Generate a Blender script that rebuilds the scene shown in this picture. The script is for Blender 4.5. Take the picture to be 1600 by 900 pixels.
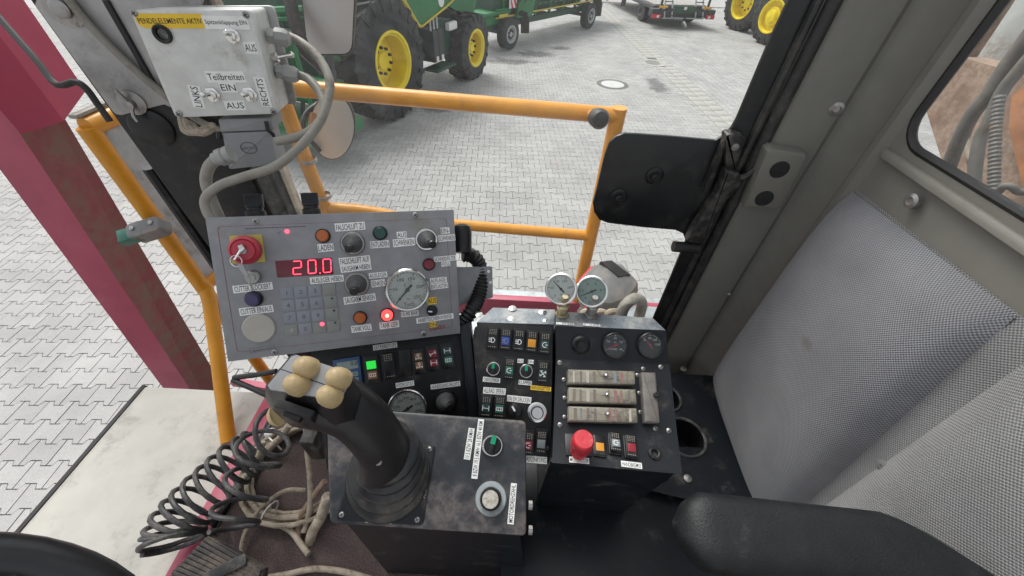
import bpy, math, random
from mathutils import Vector as V, Matrix
random.seed(7)
for o in list(bpy.data.objects): bpy.data.objects.remove(o)
scene = bpy.context.scene
COL = scene.collection

# ---------------------------------------------------------------- camera
FPX = 600.0; HC = 3.1; PITCH = math.radians(44); ROLL = math.radians(3)
CAM = V((0, 0, HC))
_F = V((0, math.cos(PITCH), -math.sin(PITCH))); _U0 = V((0, math.sin(PITCH), math.cos(PITCH))); _R0 = V((1, 0, 0))
_R = _R0*math.cos(ROLL)+_U0*math.sin(ROLL); _U = _U0*math.cos(ROLL)-_R0*math.sin(ROLL)
cd = bpy.data.cameras.new('camera'); cam = bpy.data.objects.new('camera', cd); COL.objects.link(cam)
cd.sensor_width = 36; cd.lens = FPX/1600*36; cd.clip_start = 0.01; cd.clip_end = 2000
cam.matrix_world = Matrix(((_R.x, _U.x, -_F.x, 0), (_R.y, _U.y, -_F.y, 0), (_R.z, _U.z, -_F.z, HC), (0, 0, 0, 1)))
scene.camera = cam

# ---------------------------------------------------------------- light
SUN_EL, SUN_AZ = math.radians(52), math.radians(-35)      # azimuth from +Y towards +X
world = bpy.data.worlds.new('World'); scene.world = world; world.use_nodes = True
wn = world.node_tree; wn.nodes.clear()
sky = wn.nodes.new('ShaderNodeTexSky'); sky.sky_type = 'NISHITA'; sky.sun_disc = False
sky.sun_elevation = SUN_EL; sky.sun_rotation = SUN_AZ
sky.air_density = 1.0; sky.dust_density = 4.0; sky.ozone_density = 1.0
hsv = wn.nodes.new('ShaderNodeHueSaturation'); hsv.inputs['Saturation'].default_value = 0.22
bg = wn.nodes.new('ShaderNodeBackground'); bg.inputs['Strength'].default_value = 0.15
wo = wn.nodes.new('ShaderNodeOutputWorld')
wn.links.new(sky.outputs[0], hsv.inputs['Color']); wn.links.new(hsv.outputs[0], bg.inputs[0]); wn.links.new(bg.outputs[0], wo.inputs[0])
sd = bpy.data.lights.new('sun', 'SUN'); sun = bpy.data.objects.new('sun', sd); COL.objects.link(sun)
sd.energy = 1.2; sd.angle = math.radians(25); sd.color = (1.0, 0.97, 0.92)
_sv = V((math.sin(SUN_AZ)*math.cos(SUN_EL), math.cos(SUN_AZ)*math.cos(SUN_EL), math.sin(SUN_EL)))
sun.rotation_euler = _sv.to_track_quat('Z', 'Y').to_euler(); sun.location = _sv*30
scene.view_settings.view_transform = 'Standard'; scene.view_settings.look = 'None'
scene.view_settings.gamma = 1.0; scene.view_settings.exposure = 0.74
scene.render.engine = 'CYCLES'

# ---------------------------------------------------------------- pixel helpers (photo pixels, 1600x900)
def ray(x, y): return _F+_R*((x-800)/FPX)-_U*((y-450)/FPX)
def pd(x, y, d): return CAM+ray(x, y)*d
def ppl(x, y, P, N):
    r = ray(x, y); return CAM+r*((P-CAM).dot(N)/r.dot(N))
def pz(x, y, z): return ppl(x, y, V((0, 0, z)), V((0, 0, 1)))
def py(x, y, Y): return ppl(x, y, V((0, Y, 0)), V((0, 1, 0)))
def px(x, y, X): return ppl(x, y, V((X, 0, 0)), V((1, 0, 0)))
def project(P):
    q = P-CAM; d = q.dot(_F)
    if d < 0.05: return None
    return (800+FPX*q.dot(_R)/d, 450-FPX*q.dot(_U)/d, d)

class Fr:
    def __init__(s, O, X, N):
        s.O = V(O); s.N = V(N).normalized(); X = V(X); s.X = (X-s.N*X.dot(s.N)).normalized(); s.Y = s.N.cross(s.X)
        s.M = Matrix(((s.X.x, s.Y.x, s.N.x, s.O.x), (s.X.y, s.Y.y, s.N.y, s.O.y), (s.X.z, s.Y.z, s.N.z, s.O.z), (0, 0, 0, 1)))
    def l(s, x, y, h=0):
        P = ppl(x, y, s.O+s.N*h, s.N)-s.O
        return (P.dot(s.X), P.dot(s.Y))
    def w(s, x, y, h=0): return ppl(x, y, s.O+s.N*h, s.N)
    def loc(s, P): q = P-s.O; return V((q.dot(s.X), q.dot(s.Y), q.dot(s.N)))
    def s(s, x, y): return (s.w(x, y)-CAM).dot(_F)/FPX
    def poly(s, pts, h=0): 
        p = [s.l(a, b, h) for a, b in pts]
        ar = sum(p[i][0]*p[(i+1) % len(p)][1]-p[(i+1) % len(p)][0]*p[i][1] for i in range(len(p)))
        return p if ar > 0 else p[::-1]

# ---------------------------------------------------------------- materials
MATS = {}
def mat(name, col=(.5, .5, .5), rough=.5, metal=0, var=.12, vscale=30, dirt=None, damt=.4, dscale=10, bump=0, bscale=300, emit=None, estr=0, spec=.5, coat=0, coords='Object', dsoft=.18, trans=0):
    if name in MATS: return MATS[name]
    m = bpy.data.materials.new(name); m.use_nodes = True; nt = m.node_tree; N = nt.nodes; L = nt.links
    b = N['Principled BSDF']; tc = N.new('ShaderNodeTexCoord')
    b.inputs['Roughness'].default_value = rough; b.inputs['Metallic'].default_value = metal
    b.inputs['Specular IOR Level'].default_value = spec; b.inputs['Coat Weight'].default_value = coat
    b.inputs['Transmission Weight'].default_value = trans
    base = N.new('ShaderNodeRGB'); base.outputs[0].default_value = (*col, 1); out = base.outputs[0]
    def mix(fac, a, c2, blend='MIX'):
        n = N.new('ShaderNodeMix'); n.data_type = 'RGBA'; n.blend_type = blend
        if isinstance(fac, (int, float)): n.inputs[0].default_value = fac
        else: L.new(fac, n.inputs[0])
        for s, i in ((a, 6), (c2, 7)):
            if isinstance(s, tuple): n.inputs[i].default_value = (*s, 1)
            else: L.new(s, n.inputs[i])
        return n.outputs[2]
    def noise(sc, det=4, rgh=.6):
        n = N.new('ShaderNodeTexNoise'); n.inputs['Scale'].default_value = sc; n.inputs['Detail'].default_value = det; n.inputs['Roughness'].default_value = rgh
        L.new(tc.outputs[coords], n.inputs['Vector']); return n.outputs['Fac']
    def ramp(src, a, bb, lo=0., hi=1.):
        n = N.new('ShaderNodeMapRange'); n.interpolation_type = 'SMOOTHSTEP'
        n.inputs[1].default_value = a; n.inputs[2].default_value = bb; n.inputs[3].default_value = lo; n.inputs[4].default_value = hi
        L.new(src, n.inputs[0]); return n.outputs[0]
    if var:
        f1 = ramp(noise(vscale), .25, .75, 1-var, 1+var)
        cx = N.new('ShaderNodeCombineColor'); [L.new(f1, cx.inputs[i]) for i in range(3)]
        out = mix(1.0, out, cx.outputs[0], 'MULTIPLY')
    if dirt:
        f2 = ramp(noise(dscale, 6, .68), .62-damt*.45, .62-damt*.45+dsoft, 0, .9)
        f3 = ramp(noise(dscale*7, 4, .7), .36, .60, .25, 1); pm = N.new('ShaderNodeMath'); pm.operation = 'MULTIPLY'; L.new(f2, pm.inputs[0]); L.new(f3, pm.inputs[1]); f2 = pm.outputs[0]
        out = mix(f2, out, dirt)
        rr = N.new('ShaderNodeMapRange'); rr.inputs[3].default_value = rough; rr.inputs[4].default_value = min(.95, rough+.35)
        L.new(f2, rr.inputs[0]); L.new(rr.outputs[0], b.inputs['Roughness'])
    L.new(out, b.inputs['Base Color'])
    if bump:
        bn = N.new('ShaderNodeBump'); bn.inputs['Strength'].default_value = bump; bn.inputs['Distance'].default_value = .002
        L.new(noise(bscale, 3), bn.inputs['Height']); L.new(bn.outputs[0], b.inputs['Normal'])
    if emit:
        b.inputs['Emission Color'].default_value = (*emit, 1); b.inputs['Emission Strength'].default_value = estr
    MATS[name] = m; return m

DUST = (.20, .175, .145)
def M_(n): return MATS[n]
mat('panel_grey', (.225, .228, .238), .42, dirt=(.20, .185, .165), damt=.25, dscale=7, bump=.05)
mat('white_box', (.60, .60, .57), .4, dirt=(.33, .31, .27), damt=.28, dscale=9)
mat('sticker', (.80, .80, .77), .55, var=.04, dirt=(.55, .52, .45), damt=.12, dscale=40)
mat('sticker_yellow', (.80, .52, .03), .5, var=.06)
mat('ink', (.015, .015, .017), .5, var=0)
mat('ink_red', (.22, .035, .04), .5, var=0)
mat('ink_faint', (.11, .09, .10), .5, var=0)
mat('print_white', (.75, .75, .75), .5, var=0)
mat('black_plastic', (.010, .010, .011), .36, spec=.4, var=.2, dirt=(.05, .045, .04), damt=.22, dscale=14, bump=.08, bscale=500)
mat('black_dash', (.009, .009, .010), .45, spec=.35, var=.2, dirt=(.085, .075, .063), damt=.20, dscale=14, bump=.05)
mat('black_metal', (.009, .011, .014), .36, spec=.35, dirt=(.07, .065, .06), damt=.2, dscale=16)
mat('console_top', (.19, .215, .235), .26, metal=.35, dirt=(.36, .35, .33), damt=.42, dscale=16)  # pale bluish colour carries the sheen reflected by the shelf tops
mat('grip_black', (.014, .014, .015), .34, var=.2, bump=.08, bscale=700)
mat('rubber', (.014, .014, .015), .5, spec=.4, var=.25, dirt=(.07, .062, .052), damt=.3, dscale=22)
mat('bellows', (.075, .075, .075), .5, var=.2)
mat('fabric_pipe', (.17, .17, .172), .85, var=.1)
mat('boot_rubber', (.018, .018, .019), .33, var=.2, dirt=(.10, .085, .068), damt=.34, dscale=16)
mat('armrest', (.011, .012, .013), .46, spec=.3, var=.2, dirt=(.04, .04, .039), damt=.06, dscale=30, bump=.35, bscale=420)
mat('chrome', (.70, .69, .66), .2, metal=1, var=.1)
mat('steel', (.36, .35, .335), .45, metal=.85, dirt=(.25, .21, .17), damt=.3, dscale=30)
mat('brass', (.50, .44, .28), .35, metal=.9, dirt=(.22, .19, .14), damt=.4, dscale=60)
mat('alu_plate', (.38, .37, .365), .45, metal=.35, dirt=(.24, .23, .22), damt=.35, dscale=6)
mat('galv', (.40, .435, .445), .5, metal=.3, var=.10, vscale=60, dirt=(.28, .29, .28), damt=.4, dscale=7)
mat('yellow_tube', (.62, .26, .012), .38, var=.10, vscale=14, dirt=(.36, .19, .06), damt=.2, dscale=9)
mat('red_paint', (.36, .045, .09), .38, var=.12, vscale=5, dirt=(.38, .20, .20), damt=.26, dscale=2.5, dsoft=.4)  # red lightened towards pink, carrying the window glare over the boom
mat('red_shade', (.22, .035, .05), .6, dirt=(.19, .125, .095), damt=.75, dscale=2.2, dsoft=.3)  # browner copy of the red, the boom's shadowed side put into colour
mat('platform_white', (.46, .45, .40), .6, var=.06, vscale=12, dirt=(.32, .31, .275), damt=.28, dscale=8, bump=.1)
mat('red_lamp', (.16, .012, .02), .3, var=0)
mat('orange_lamp', (.42, .11, .025), .35, var=.1)
mat('green_lamp', (.015, .06, .05), .3, var=.1)
mat('green_lens', (.02, .13, .085), .35, var=.1)
mat('green_bright', (.0, .25, .12), .25, var=.1)
mat('blue_lens', (.02, .06, .33), .35, var=.1)
mat('amber_lens', (.62, .27, .02), .4, var=.1)
mat('amber_dim', (.26, .115, .03), .4, var=.1)
mat('red_lens', (.25, .012, .025), .35, var=.1)
mat('grey_lens', (.20, .22, .23), .4, var=.1)
mat('lamp_lit', (.7, .03, .03), .3, emit=(1, .05, .05), estr=1.6)
mat('lamp_core', (.9, .4, .2), .3, emit=(1, .35, .15), estr=4)
mat('led_red', (.8, .05, .06), .3, emit=(1, .04, .08), estr=3)
mat('led_green', (.02, .5, .05), .3, emit=(.02, .8, .06), estr=.45)
mat('display_red', (.13, .014, .022), .2, var=.05)
mat('display_blue', (.03, .085, .21), .35, var=.05)
mat('lcd', (.26, .33, .30), .3, var=.05)
mat('dial_white', (.60, .60, .57), .45, var=.06, dirt=(.42, .40, .36), damt=.25, dscale=60)
mat('dial_black', (.012, .012, .014), .4, var=0)
mat('mushroom_red', (.56, .03, .045), .42, var=.12, dirt=(.55, .16, .15), damt=.3, dscale=50)
mat('estop_red', (.40, .03, .05), .4, var=.1)
mat('estop_yellow', (.50, .38, .08), .5, var=.1)
mat('button_cream', (.47, .35, .18), .36, var=.12, vscale=60, dirt=(.27, .2, .12), damt=.22, dscale=70)
mat('purple_cap', (.045, .04, .11), .4)
mat('cap_worn', (.50, .48, .42), .45, var=.08, dirt=(.22, .16, .10), damt=.4, dscale=90)
mat('cap_beige', (.40, .38, .33), .5, var=.06)
mat('key_grey', (.23, .245, .275), .5, var=.05)
mat('key_green', (.22, .235, .215), .5, var=.05)
mat('cable_grey', (.25, .235, .20), .5, var=.1, dirt=(.16, .14, .115), damt=.3, dscale=25)
mat('hose_grey', (.12, .115, .105), .6, var=.15, dirt=(.2, .18, .15), damt=.35, dscale=18)
mat('cable_tan', (.40, .34, .26), .6, var=.14, dirt=(.16, .125, .09), damt=.42, dscale=20)
mat('cable_dark', (.03, .03, .032), .45, var=.2, dirt=(.12, .115, .105), damt=.4, dscale=18)
mat('connector_grey', (.26, .265, .27), .5, var=.08)
mat('emblem_grey', (.13, .135, .14), .5, var=0)
mat('gland_grey', (.30, .30, .285), .5, var=.08)
mat('floor_mat', (.085, .062, .058), .9, var=.6, vscale=300, dirt=(.20, .155, .13), damt=.28, dscale=7, bump=1, bscale=420, dsoft=.3)
mat('pedal_rubber', (.03, .028, .027), .7, dirt=(.12, .095, .075), damt=.5, dscale=18)
mat('box_worn', (.022, .026, .031), .36, var=.25, dirt=(.215, .18, .165), damt=.44, dscale=8, dsoft=.25)
mat('trim', (.165, .160, .138), .6, var=.05, dirt=(.12, .11, .09), damt=.15, dscale=4, bump=.12, bscale=900, dsoft=.5)
mat('seal', (.012, .012, .012), .4, var=.1)
mat('seal_dusty', (.02, .02, .02), .45, dirt=(.075, .07, .06), damt=.4, dscale=25)
mat('frit', (.012, .013, .014), .35, var=.1, dirt=(.035, .034, .032), damt=.3, dscale=14)
mat('latch', (.028, .028, .028), .32, metal=.3, dirt=(.13, .12, .105), damt=.38, dscale=45)
mat('fuse_cover', (.27, .245, .195), .22, var=.12, dirt=(.10, .085, .065), damt=.42, dscale=25)
mat('fuse_pale', (.40, .37, .31), .3, var=.15)
mat('fuse_dull', (.17, .15, .115), .35, var=.2)
mat('fuse_rose', (.24, .13, .115), .35, var=.2)
mat('fuse_blue', (.16, .19, .21), .35, var=.2)
mat('fuse_grey', (.13, .12, .112), .3, dirt=(.19, .17, .14), damt=.35, dscale=30)
mat('lamp_housing', (.15, .155, .155), .5, dirt=(.27, .23, .20), damt=.45, dscale=12)
mat('rust_brown', (.20, .125, .085), .75, var=.25, vscale=10, dirt=(.36, .27, .20), damt=.55, dscale=9)
mat('rust_orange', (.38, .15, .05), .7, var=.25, vscale=14, dirt=(.2, .1, .06), damt=.4)
mat('sheet_pale', (.52, .55, .54), .5, var=.1, dirt=(.34, .30, .26), damt=.35, dscale=12)
mat('green_paint', (.014, .17, .055), .4, var=.15, vscale=3, dirt=(.07, .12, .07), damt=.25, dscale=2)
mat('green_dark', (.015, .075, .045), .55, var=.2, vscale=3, dirt=(.06, .075, .055), damt=.4, dscale=3)
mat('machine_dark', (.025, .032, .036), .55, var=.3, vscale=5, dirt=(.075, .075, .07), damt=.4, dscale=4)
mat('tyre', (.026, .028, .031), .75, var=.2, vscale=6, dirt=(.12, .118, .11), damt=.45, dscale=3, dsoft=.4)
mat('rim_yellow', (.85, .66, .02), .35, var=.08, vscale=5)
mat('rim_grey', (.45, .46, .46), .4, metal=.4)
mat('stripe_yellow', (.66, .50, .05), .4, var=.06)
mat('warn_red', (.62, .04, .06), .45, var=.06)
mat('warn_white', (.75, .75, .73), .45, var=.06)
mat('tail_red', (.55, .03, .05), .25, var=.05)
mat('reflector', (.75, .36, .02), .3, var=.05)
mat('deck_wood', (.34, .325, .30), .8, var=.2, vscale=12)
mat('iron', (.11, .11, .108), .6, metal=.3, var=.2, dirt=(.2, .195, .18), damt=.4)
mat('concrete_light', (.50, .50, .48), .8, var=.1, vscale=20)
mat('slab', (.36, .355, .33), .85, var=.14, vscale=9, dirt=(.24, .235, .21), damt=.35, dscale=3, bump=.2, bscale=150, coords='Object')

def special(name):
    m = bpy.data.materials.new(name); m.use_nodes = True; m.node_tree.nodes.clear(); MATS[name] = m
    return m, m.node_tree.nodes, m.node_tree.links
# window glass: clear pane, Fresnel reflection, thin film of dust
def glassmat(name, dust, lo=.42, hi=.8):
    m, N, L = special(name)
    out = N.new('ShaderNodeOutputMaterial'); tr = N.new('ShaderNodeBsdfTransparent'); tr.inputs[0].default_value = (.95, .97, .96, 1)
    gl = N.new('ShaderNodeBsdfGlossy'); gl.inputs['Roughness'].default_value = .03; gl.inputs[0].default_value = (1, 1, 1, 1)
    fr = N.new('ShaderNodeFresnel'); fr.inputs[0].default_value = 1.33
    di = N.new('ShaderNodeBsdfDiffuse'); di.inputs[0].default_value = (.62, .62, .60, 1)
    tl = N.new('ShaderNodeBsdfTranslucent'); tl.inputs[0].default_value = (.62, .62, .60, 1)
    ad = N.new('ShaderNodeMixShader'); ad.inputs[0].default_value = .5; L.new(di.outputs[0], ad.inputs[1]); L.new(tl.outputs[0], ad.inputs[2])
    tc = N.new('ShaderNodeTexCoord'); no = N.new('ShaderNodeTexNoise'); no.inputs['Scale'].default_value = 4; no.inputs['Detail'].default_value = 7; no.inputs['Roughness'].default_value = .7
    mp = N.new('ShaderNodeMapping'); mp.inputs['Scale'].default_value = (1, 1, .35); L.new(tc.outputs['Object'], mp.inputs[0]); L.new(mp.outputs[0], no.inputs['Vector'])
    mr = N.new('ShaderNodeMapRange'); mr.inputs[1].default_value = lo; mr.inputs[2].default_value = hi; mr.inputs[3].default_value = dust; mr.inputs[4].default_value = dust*2.6; L.new(no.outputs['Fac'], mr.inputs[0])
    m1 = N.new('ShaderNodeMixShader'); L.new(mr.outputs[0], m1.inputs[0]); L.new(tr.outputs[0], m1.inputs[1]); L.new(ad.outputs[0], m1.inputs[2])
    m2 = N.new('ShaderNodeMixShader'); L.new(fr.outputs[0], m2.inputs[0]); L.new(m1.outputs[0], m2.inputs[1]); L.new(gl.outputs[0], m2.inputs[2])
    L.new(m2.outputs[0], out.inputs[0]); return m
glassmat('glass', .035); glassmat('glass_dusty', .09); glassmat('dial_glass', .015)
# mirror
m, N, L = special('mirror'); o_ = N.new('ShaderNodeOutputMaterial'); g_ = N.new('ShaderNodeBsdfPrincipled'); g_.inputs['Base Color'].default_value = (.55, .56, .55, 1); g_.inputs['Metallic'].default_value = .45; g_.inputs['Roughness'].default_value = .4; L.new(g_.outputs[0], o_.inputs[0])
# woven mesh fabric
def fabric(name, c1, c2, pitch):
    m, N, L = special(name)
    out = N.new('ShaderNodeOutputMaterial'); b = N.new('ShaderNodeBsdfPrincipled'); b.inputs['Roughness'].default_value = .9; b.inputs['Sheen Weight'].default_value = .25
    at = N.new('ShaderNodeUVMap'); sx = N.new('ShaderNodeSeparateXYZ'); L.new(at.outputs[0], sx.inputs[0])
    def sine(o, off):
        a = N.new('ShaderNodeMath'); a.operation = 'MULTIPLY_ADD'; a.inputs[1].default_value = 2*math.pi/pitch; a.inputs[2].default_value = off; L.new(o, a.inputs[0])
        s = N.new('ShaderNodeMath'); s.operation = 'SINE'; L.new(a.outputs[0], s.inputs[0]); return s.outputs[0]
    mu = N.new('ShaderNodeMath'); mu.operation = 'MULTIPLY'; L.new(sine(sx.outputs[0], 0), mu.inputs[0]); L.new(sine(sx.outputs[1], 1), mu.inputs[1])
    mr = N.new('ShaderNodeMapRange'); mr.inputs[1].default_value = -.6; mr.inputs[2].default_value = .5; L.new(mu.outputs[0], mr.inputs[0])
    mx = N.new('ShaderNodeMix'); mx.data_type = 'RGBA'; L.new(mr.outputs[0], mx.inputs[0]); mx.inputs[6].default_value = (*c2, 1); mx.inputs[7].default_value = (*c1, 1)
    no = N.new('ShaderNodeTexNoise'); no.inputs['Scale'].default_value = 9; no.inputs['Detail'].default_value = 5; L.new(at.outputs[0], no.inputs['Vector'])
    m3 = N.new('ShaderNodeMapRange'); m3.inputs[1].default_value = .3; m3.inputs[2].default_value = .7; m3.inputs[3].default_value = .86; m3.inputs[4].default_value = 1.12; L.new(no.outputs['Fac'], m3.inputs[0])
    cc = N.new('ShaderNodeCombineColor'); [L.new(m3.outputs[0], cc.inputs[i]) for i in range(3)]
    my = N.new('ShaderNodeMix'); my.data_type = 'RGBA'; my.blend_type = 'MULTIPLY'; my.inputs[0].default_value = 1; L.new(mx.outputs[2], my.inputs[6]); L.new(cc.outputs[0], my.inputs[7])
    # a brown stain on the cloth
    vd = N.new('ShaderNodeVectorMath'); vd.operation = 'SUBTRACT'; vd.inputs[1].default_value = (.215, .40, 0); L.new(at.outputs[0], vd.inputs[0])
    vs = N.new('ShaderNodeVectorMath'); vs.operation = 'MULTIPLY'; vs.inputs[1].default_value = (1, 1.8, 1); L.new(vd.outputs[0], vs.inputs[0])
    ln = N.new('ShaderNodeVectorMath'); ln.operation = 'LENGTH'; L.new(vs.outputs[0], ln.inputs[0])
    ms = N.new('ShaderNodeMapRange'); ms.inputs[1].default_value = .022; ms.inputs[2].default_value = .008; ms.inputs[3].default_value = 0; ms.inputs[4].default_value = .55; L.new(ln.outputs['Value'], ms.inputs[0])
    mz = N.new('ShaderNodeMix'); mz.data_type = 'RGBA'; L.new(ms.outputs[0], mz.inputs[0]); L.new(my.outputs[2], mz.inputs[6]); mz.inputs[7].default_value = (.10, .08, .06, 1)
    L.new(mz.outputs[2], b.inputs['Base Color'])
    bn = N.new('ShaderNodeBump'); bn.inputs['Strength'].default_value = .5; bn.inputs['Distance'].default_value = .001; L.new(mu.outputs[0], bn.inputs['Height']); L.new(bn.outputs[0], b.inputs['Normal'])
    L.new(b.outputs[0], out.inputs[0]); return m
fabric('fabric', (.26, .26, .272), (.09, .09, .097), .0046)
fabric('fabric_side', (.26, .257, .257), (.095, .094, .095), .0046)
# paving stone: per-stone tone, speckle, oil stains lying on the yard
STAINS = [(.35, 13.9, .75, .45), (-.35, 12.9, .8, .35), (1.25, 14.9, .45, .3), (9.0, 15.3, .5, .22), (8.2, 13.0, .6, .16), (-1.9, 8.9, .6, .5), (-3.4, 7.2, .5, .3), (3.6, 11.3, .3, .8)]
def paver_mat(name, objrandom):
    m, N, L = special(name)
    out = N.new('ShaderNodeOutputMaterial'); b = N.new('ShaderNodeBsdfPrincipled'); b.inputs['Roughness'].default_value = .82; b.inputs['Specular IOR Level'].default_value = .3
    ge = N.new('ShaderNodeNewGeometry')
    if objrandom: rnd = N.new('ShaderNodeObjectInfo').outputs['Random']
    else: a = N.new('ShaderNodeAttribute'); a.attribute_name = 'tone'; rnd = a.outputs['Fac']
    def noise(sc, det=3):
        n = N.new('ShaderNodeTexNoise'); n.inputs['Scale'].default_value = sc; n.inputs['Detail'].default_value = det; n.inputs['Roughness'].default_value = .65; L.new(ge.outputs['Position'], n.inputs['Vector']); return n.outputs['Fac']
    def rng(src, a, c, lo, hi):
        n = N.new('ShaderNodeMapRange'); n.inputs[1].default_value = a; n.inputs[2].default_value = c; n.inputs[3].default_value = lo; n.inputs[4].default_value = hi; L.new(src, n.inputs[0]); return n.outputs[0]
    def math_(op, a, c):
        n = N.new('ShaderNodeMath'); n.operation = op
        for s, i in ((a, 0), (c, 1)):
            if isinstance(s, (int, float)): n.inputs[i].default_value = s
            else: L.new(s, n.inputs[i])
        return n.outputs[0]
    v = math_('MULTIPLY', rng(rnd, 0, 1, .92, 1.06), rng(noise(1.1, 5), .3, .7, .84, 1.12))
    v = math_('MULTIPLY', v, rng(noise(120, 3), .3, .7, .80, 1.14))
    spots = rng(noise(48, 2), .64, .72, 1, .66); v = math_('MULTIPLY', v, spots)
    wob = noise(3.5, 4)
    for (x, y, rx, ry) in STAINS:
        vs = N.new('ShaderNodeVectorMath'); vs.operation = 'SUBTRACT'; vs.inputs[1].default_value = (x, y, 0); L.new(ge.outputs['Position'], vs.inputs[0])
        vm = N.new('ShaderNodeVectorMath'); vm.operation = 'MULTIPLY'; vm.inputs[1].default_value = (1/rx, 1/ry, 0); L.new(vs.outputs[0], vm.inputs[0])
        ln = N.new('ShaderNodeVectorMath'); ln.operation = 'LENGTH'; L.new(vm.outputs[0], ln.inputs[0])
        d = math_('ADD', ln.outputs['Value'], rng(wob, .3, .7, -.45, .45))
        v = math_('MULTIPLY', v, rng(d, .5, 1.05, .45, 1.0))
    col = N.new('ShaderNodeMix'); col.data_type = 'RGBA'; col.blend_type = 'MULTIPLY'; col.inputs[0].default_value = 1
    cc = N.new('ShaderNodeCombineColor'); [L.new(v, cc.inputs[i]) for i in range(3)]
    L.new(cc.outputs[0], col.inputs[6]); col.inputs[7].default_value = (.365, .362, .350, 1); L.new(col.outputs[2], b.inputs['Base Color'])
    bn = N.new('ShaderNodeBump'); bn.inputs['Strength'].default_value = .25; bn.inputs['Distance'].default_value = .003; L.new(noise(220, 2), bn.inputs['Height']); L.new(bn.outputs[0], b.inputs['Normal'])
    L.new(b.outputs[0], out.inputs[0])
paver_mat('paver', True); paver_mat('paver_field', False)
m, N, L = special('yard_far'); o_ = N.new('ShaderNodeOutputMaterial'); b = N.new('ShaderNodeBsdfPrincipled'); b.inputs['Roughness'].default_value = .85
ge = N.new('ShaderNodeNewGeometry'); bt = N.new('ShaderNodeTexBrick'); bt.inputs['Scale'].default_value = 1; bt.inputs['Brick Width'].default_value = .2; bt.inputs['Row Height'].default_value = .165; bt.inputs['Mortar Size'].default_value = .008
bt.inputs[1].default_value = (.40, .40, .39, 1); bt.inputs[2].default_value = (.33, .33, .32, 1); bt.inputs[3].default_value = (.18, .18, .17, 1)
L.new(ge.outputs['Position'], bt.inputs['Vector']); L.new(bt.outputs[0], b.inputs['Base Color']); L.new(b.outputs[0], o_.inputs[0])
mat('joint_sand', (.105, .10, .09), .95, var=.3, vscale=20, coords='Object')

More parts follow.
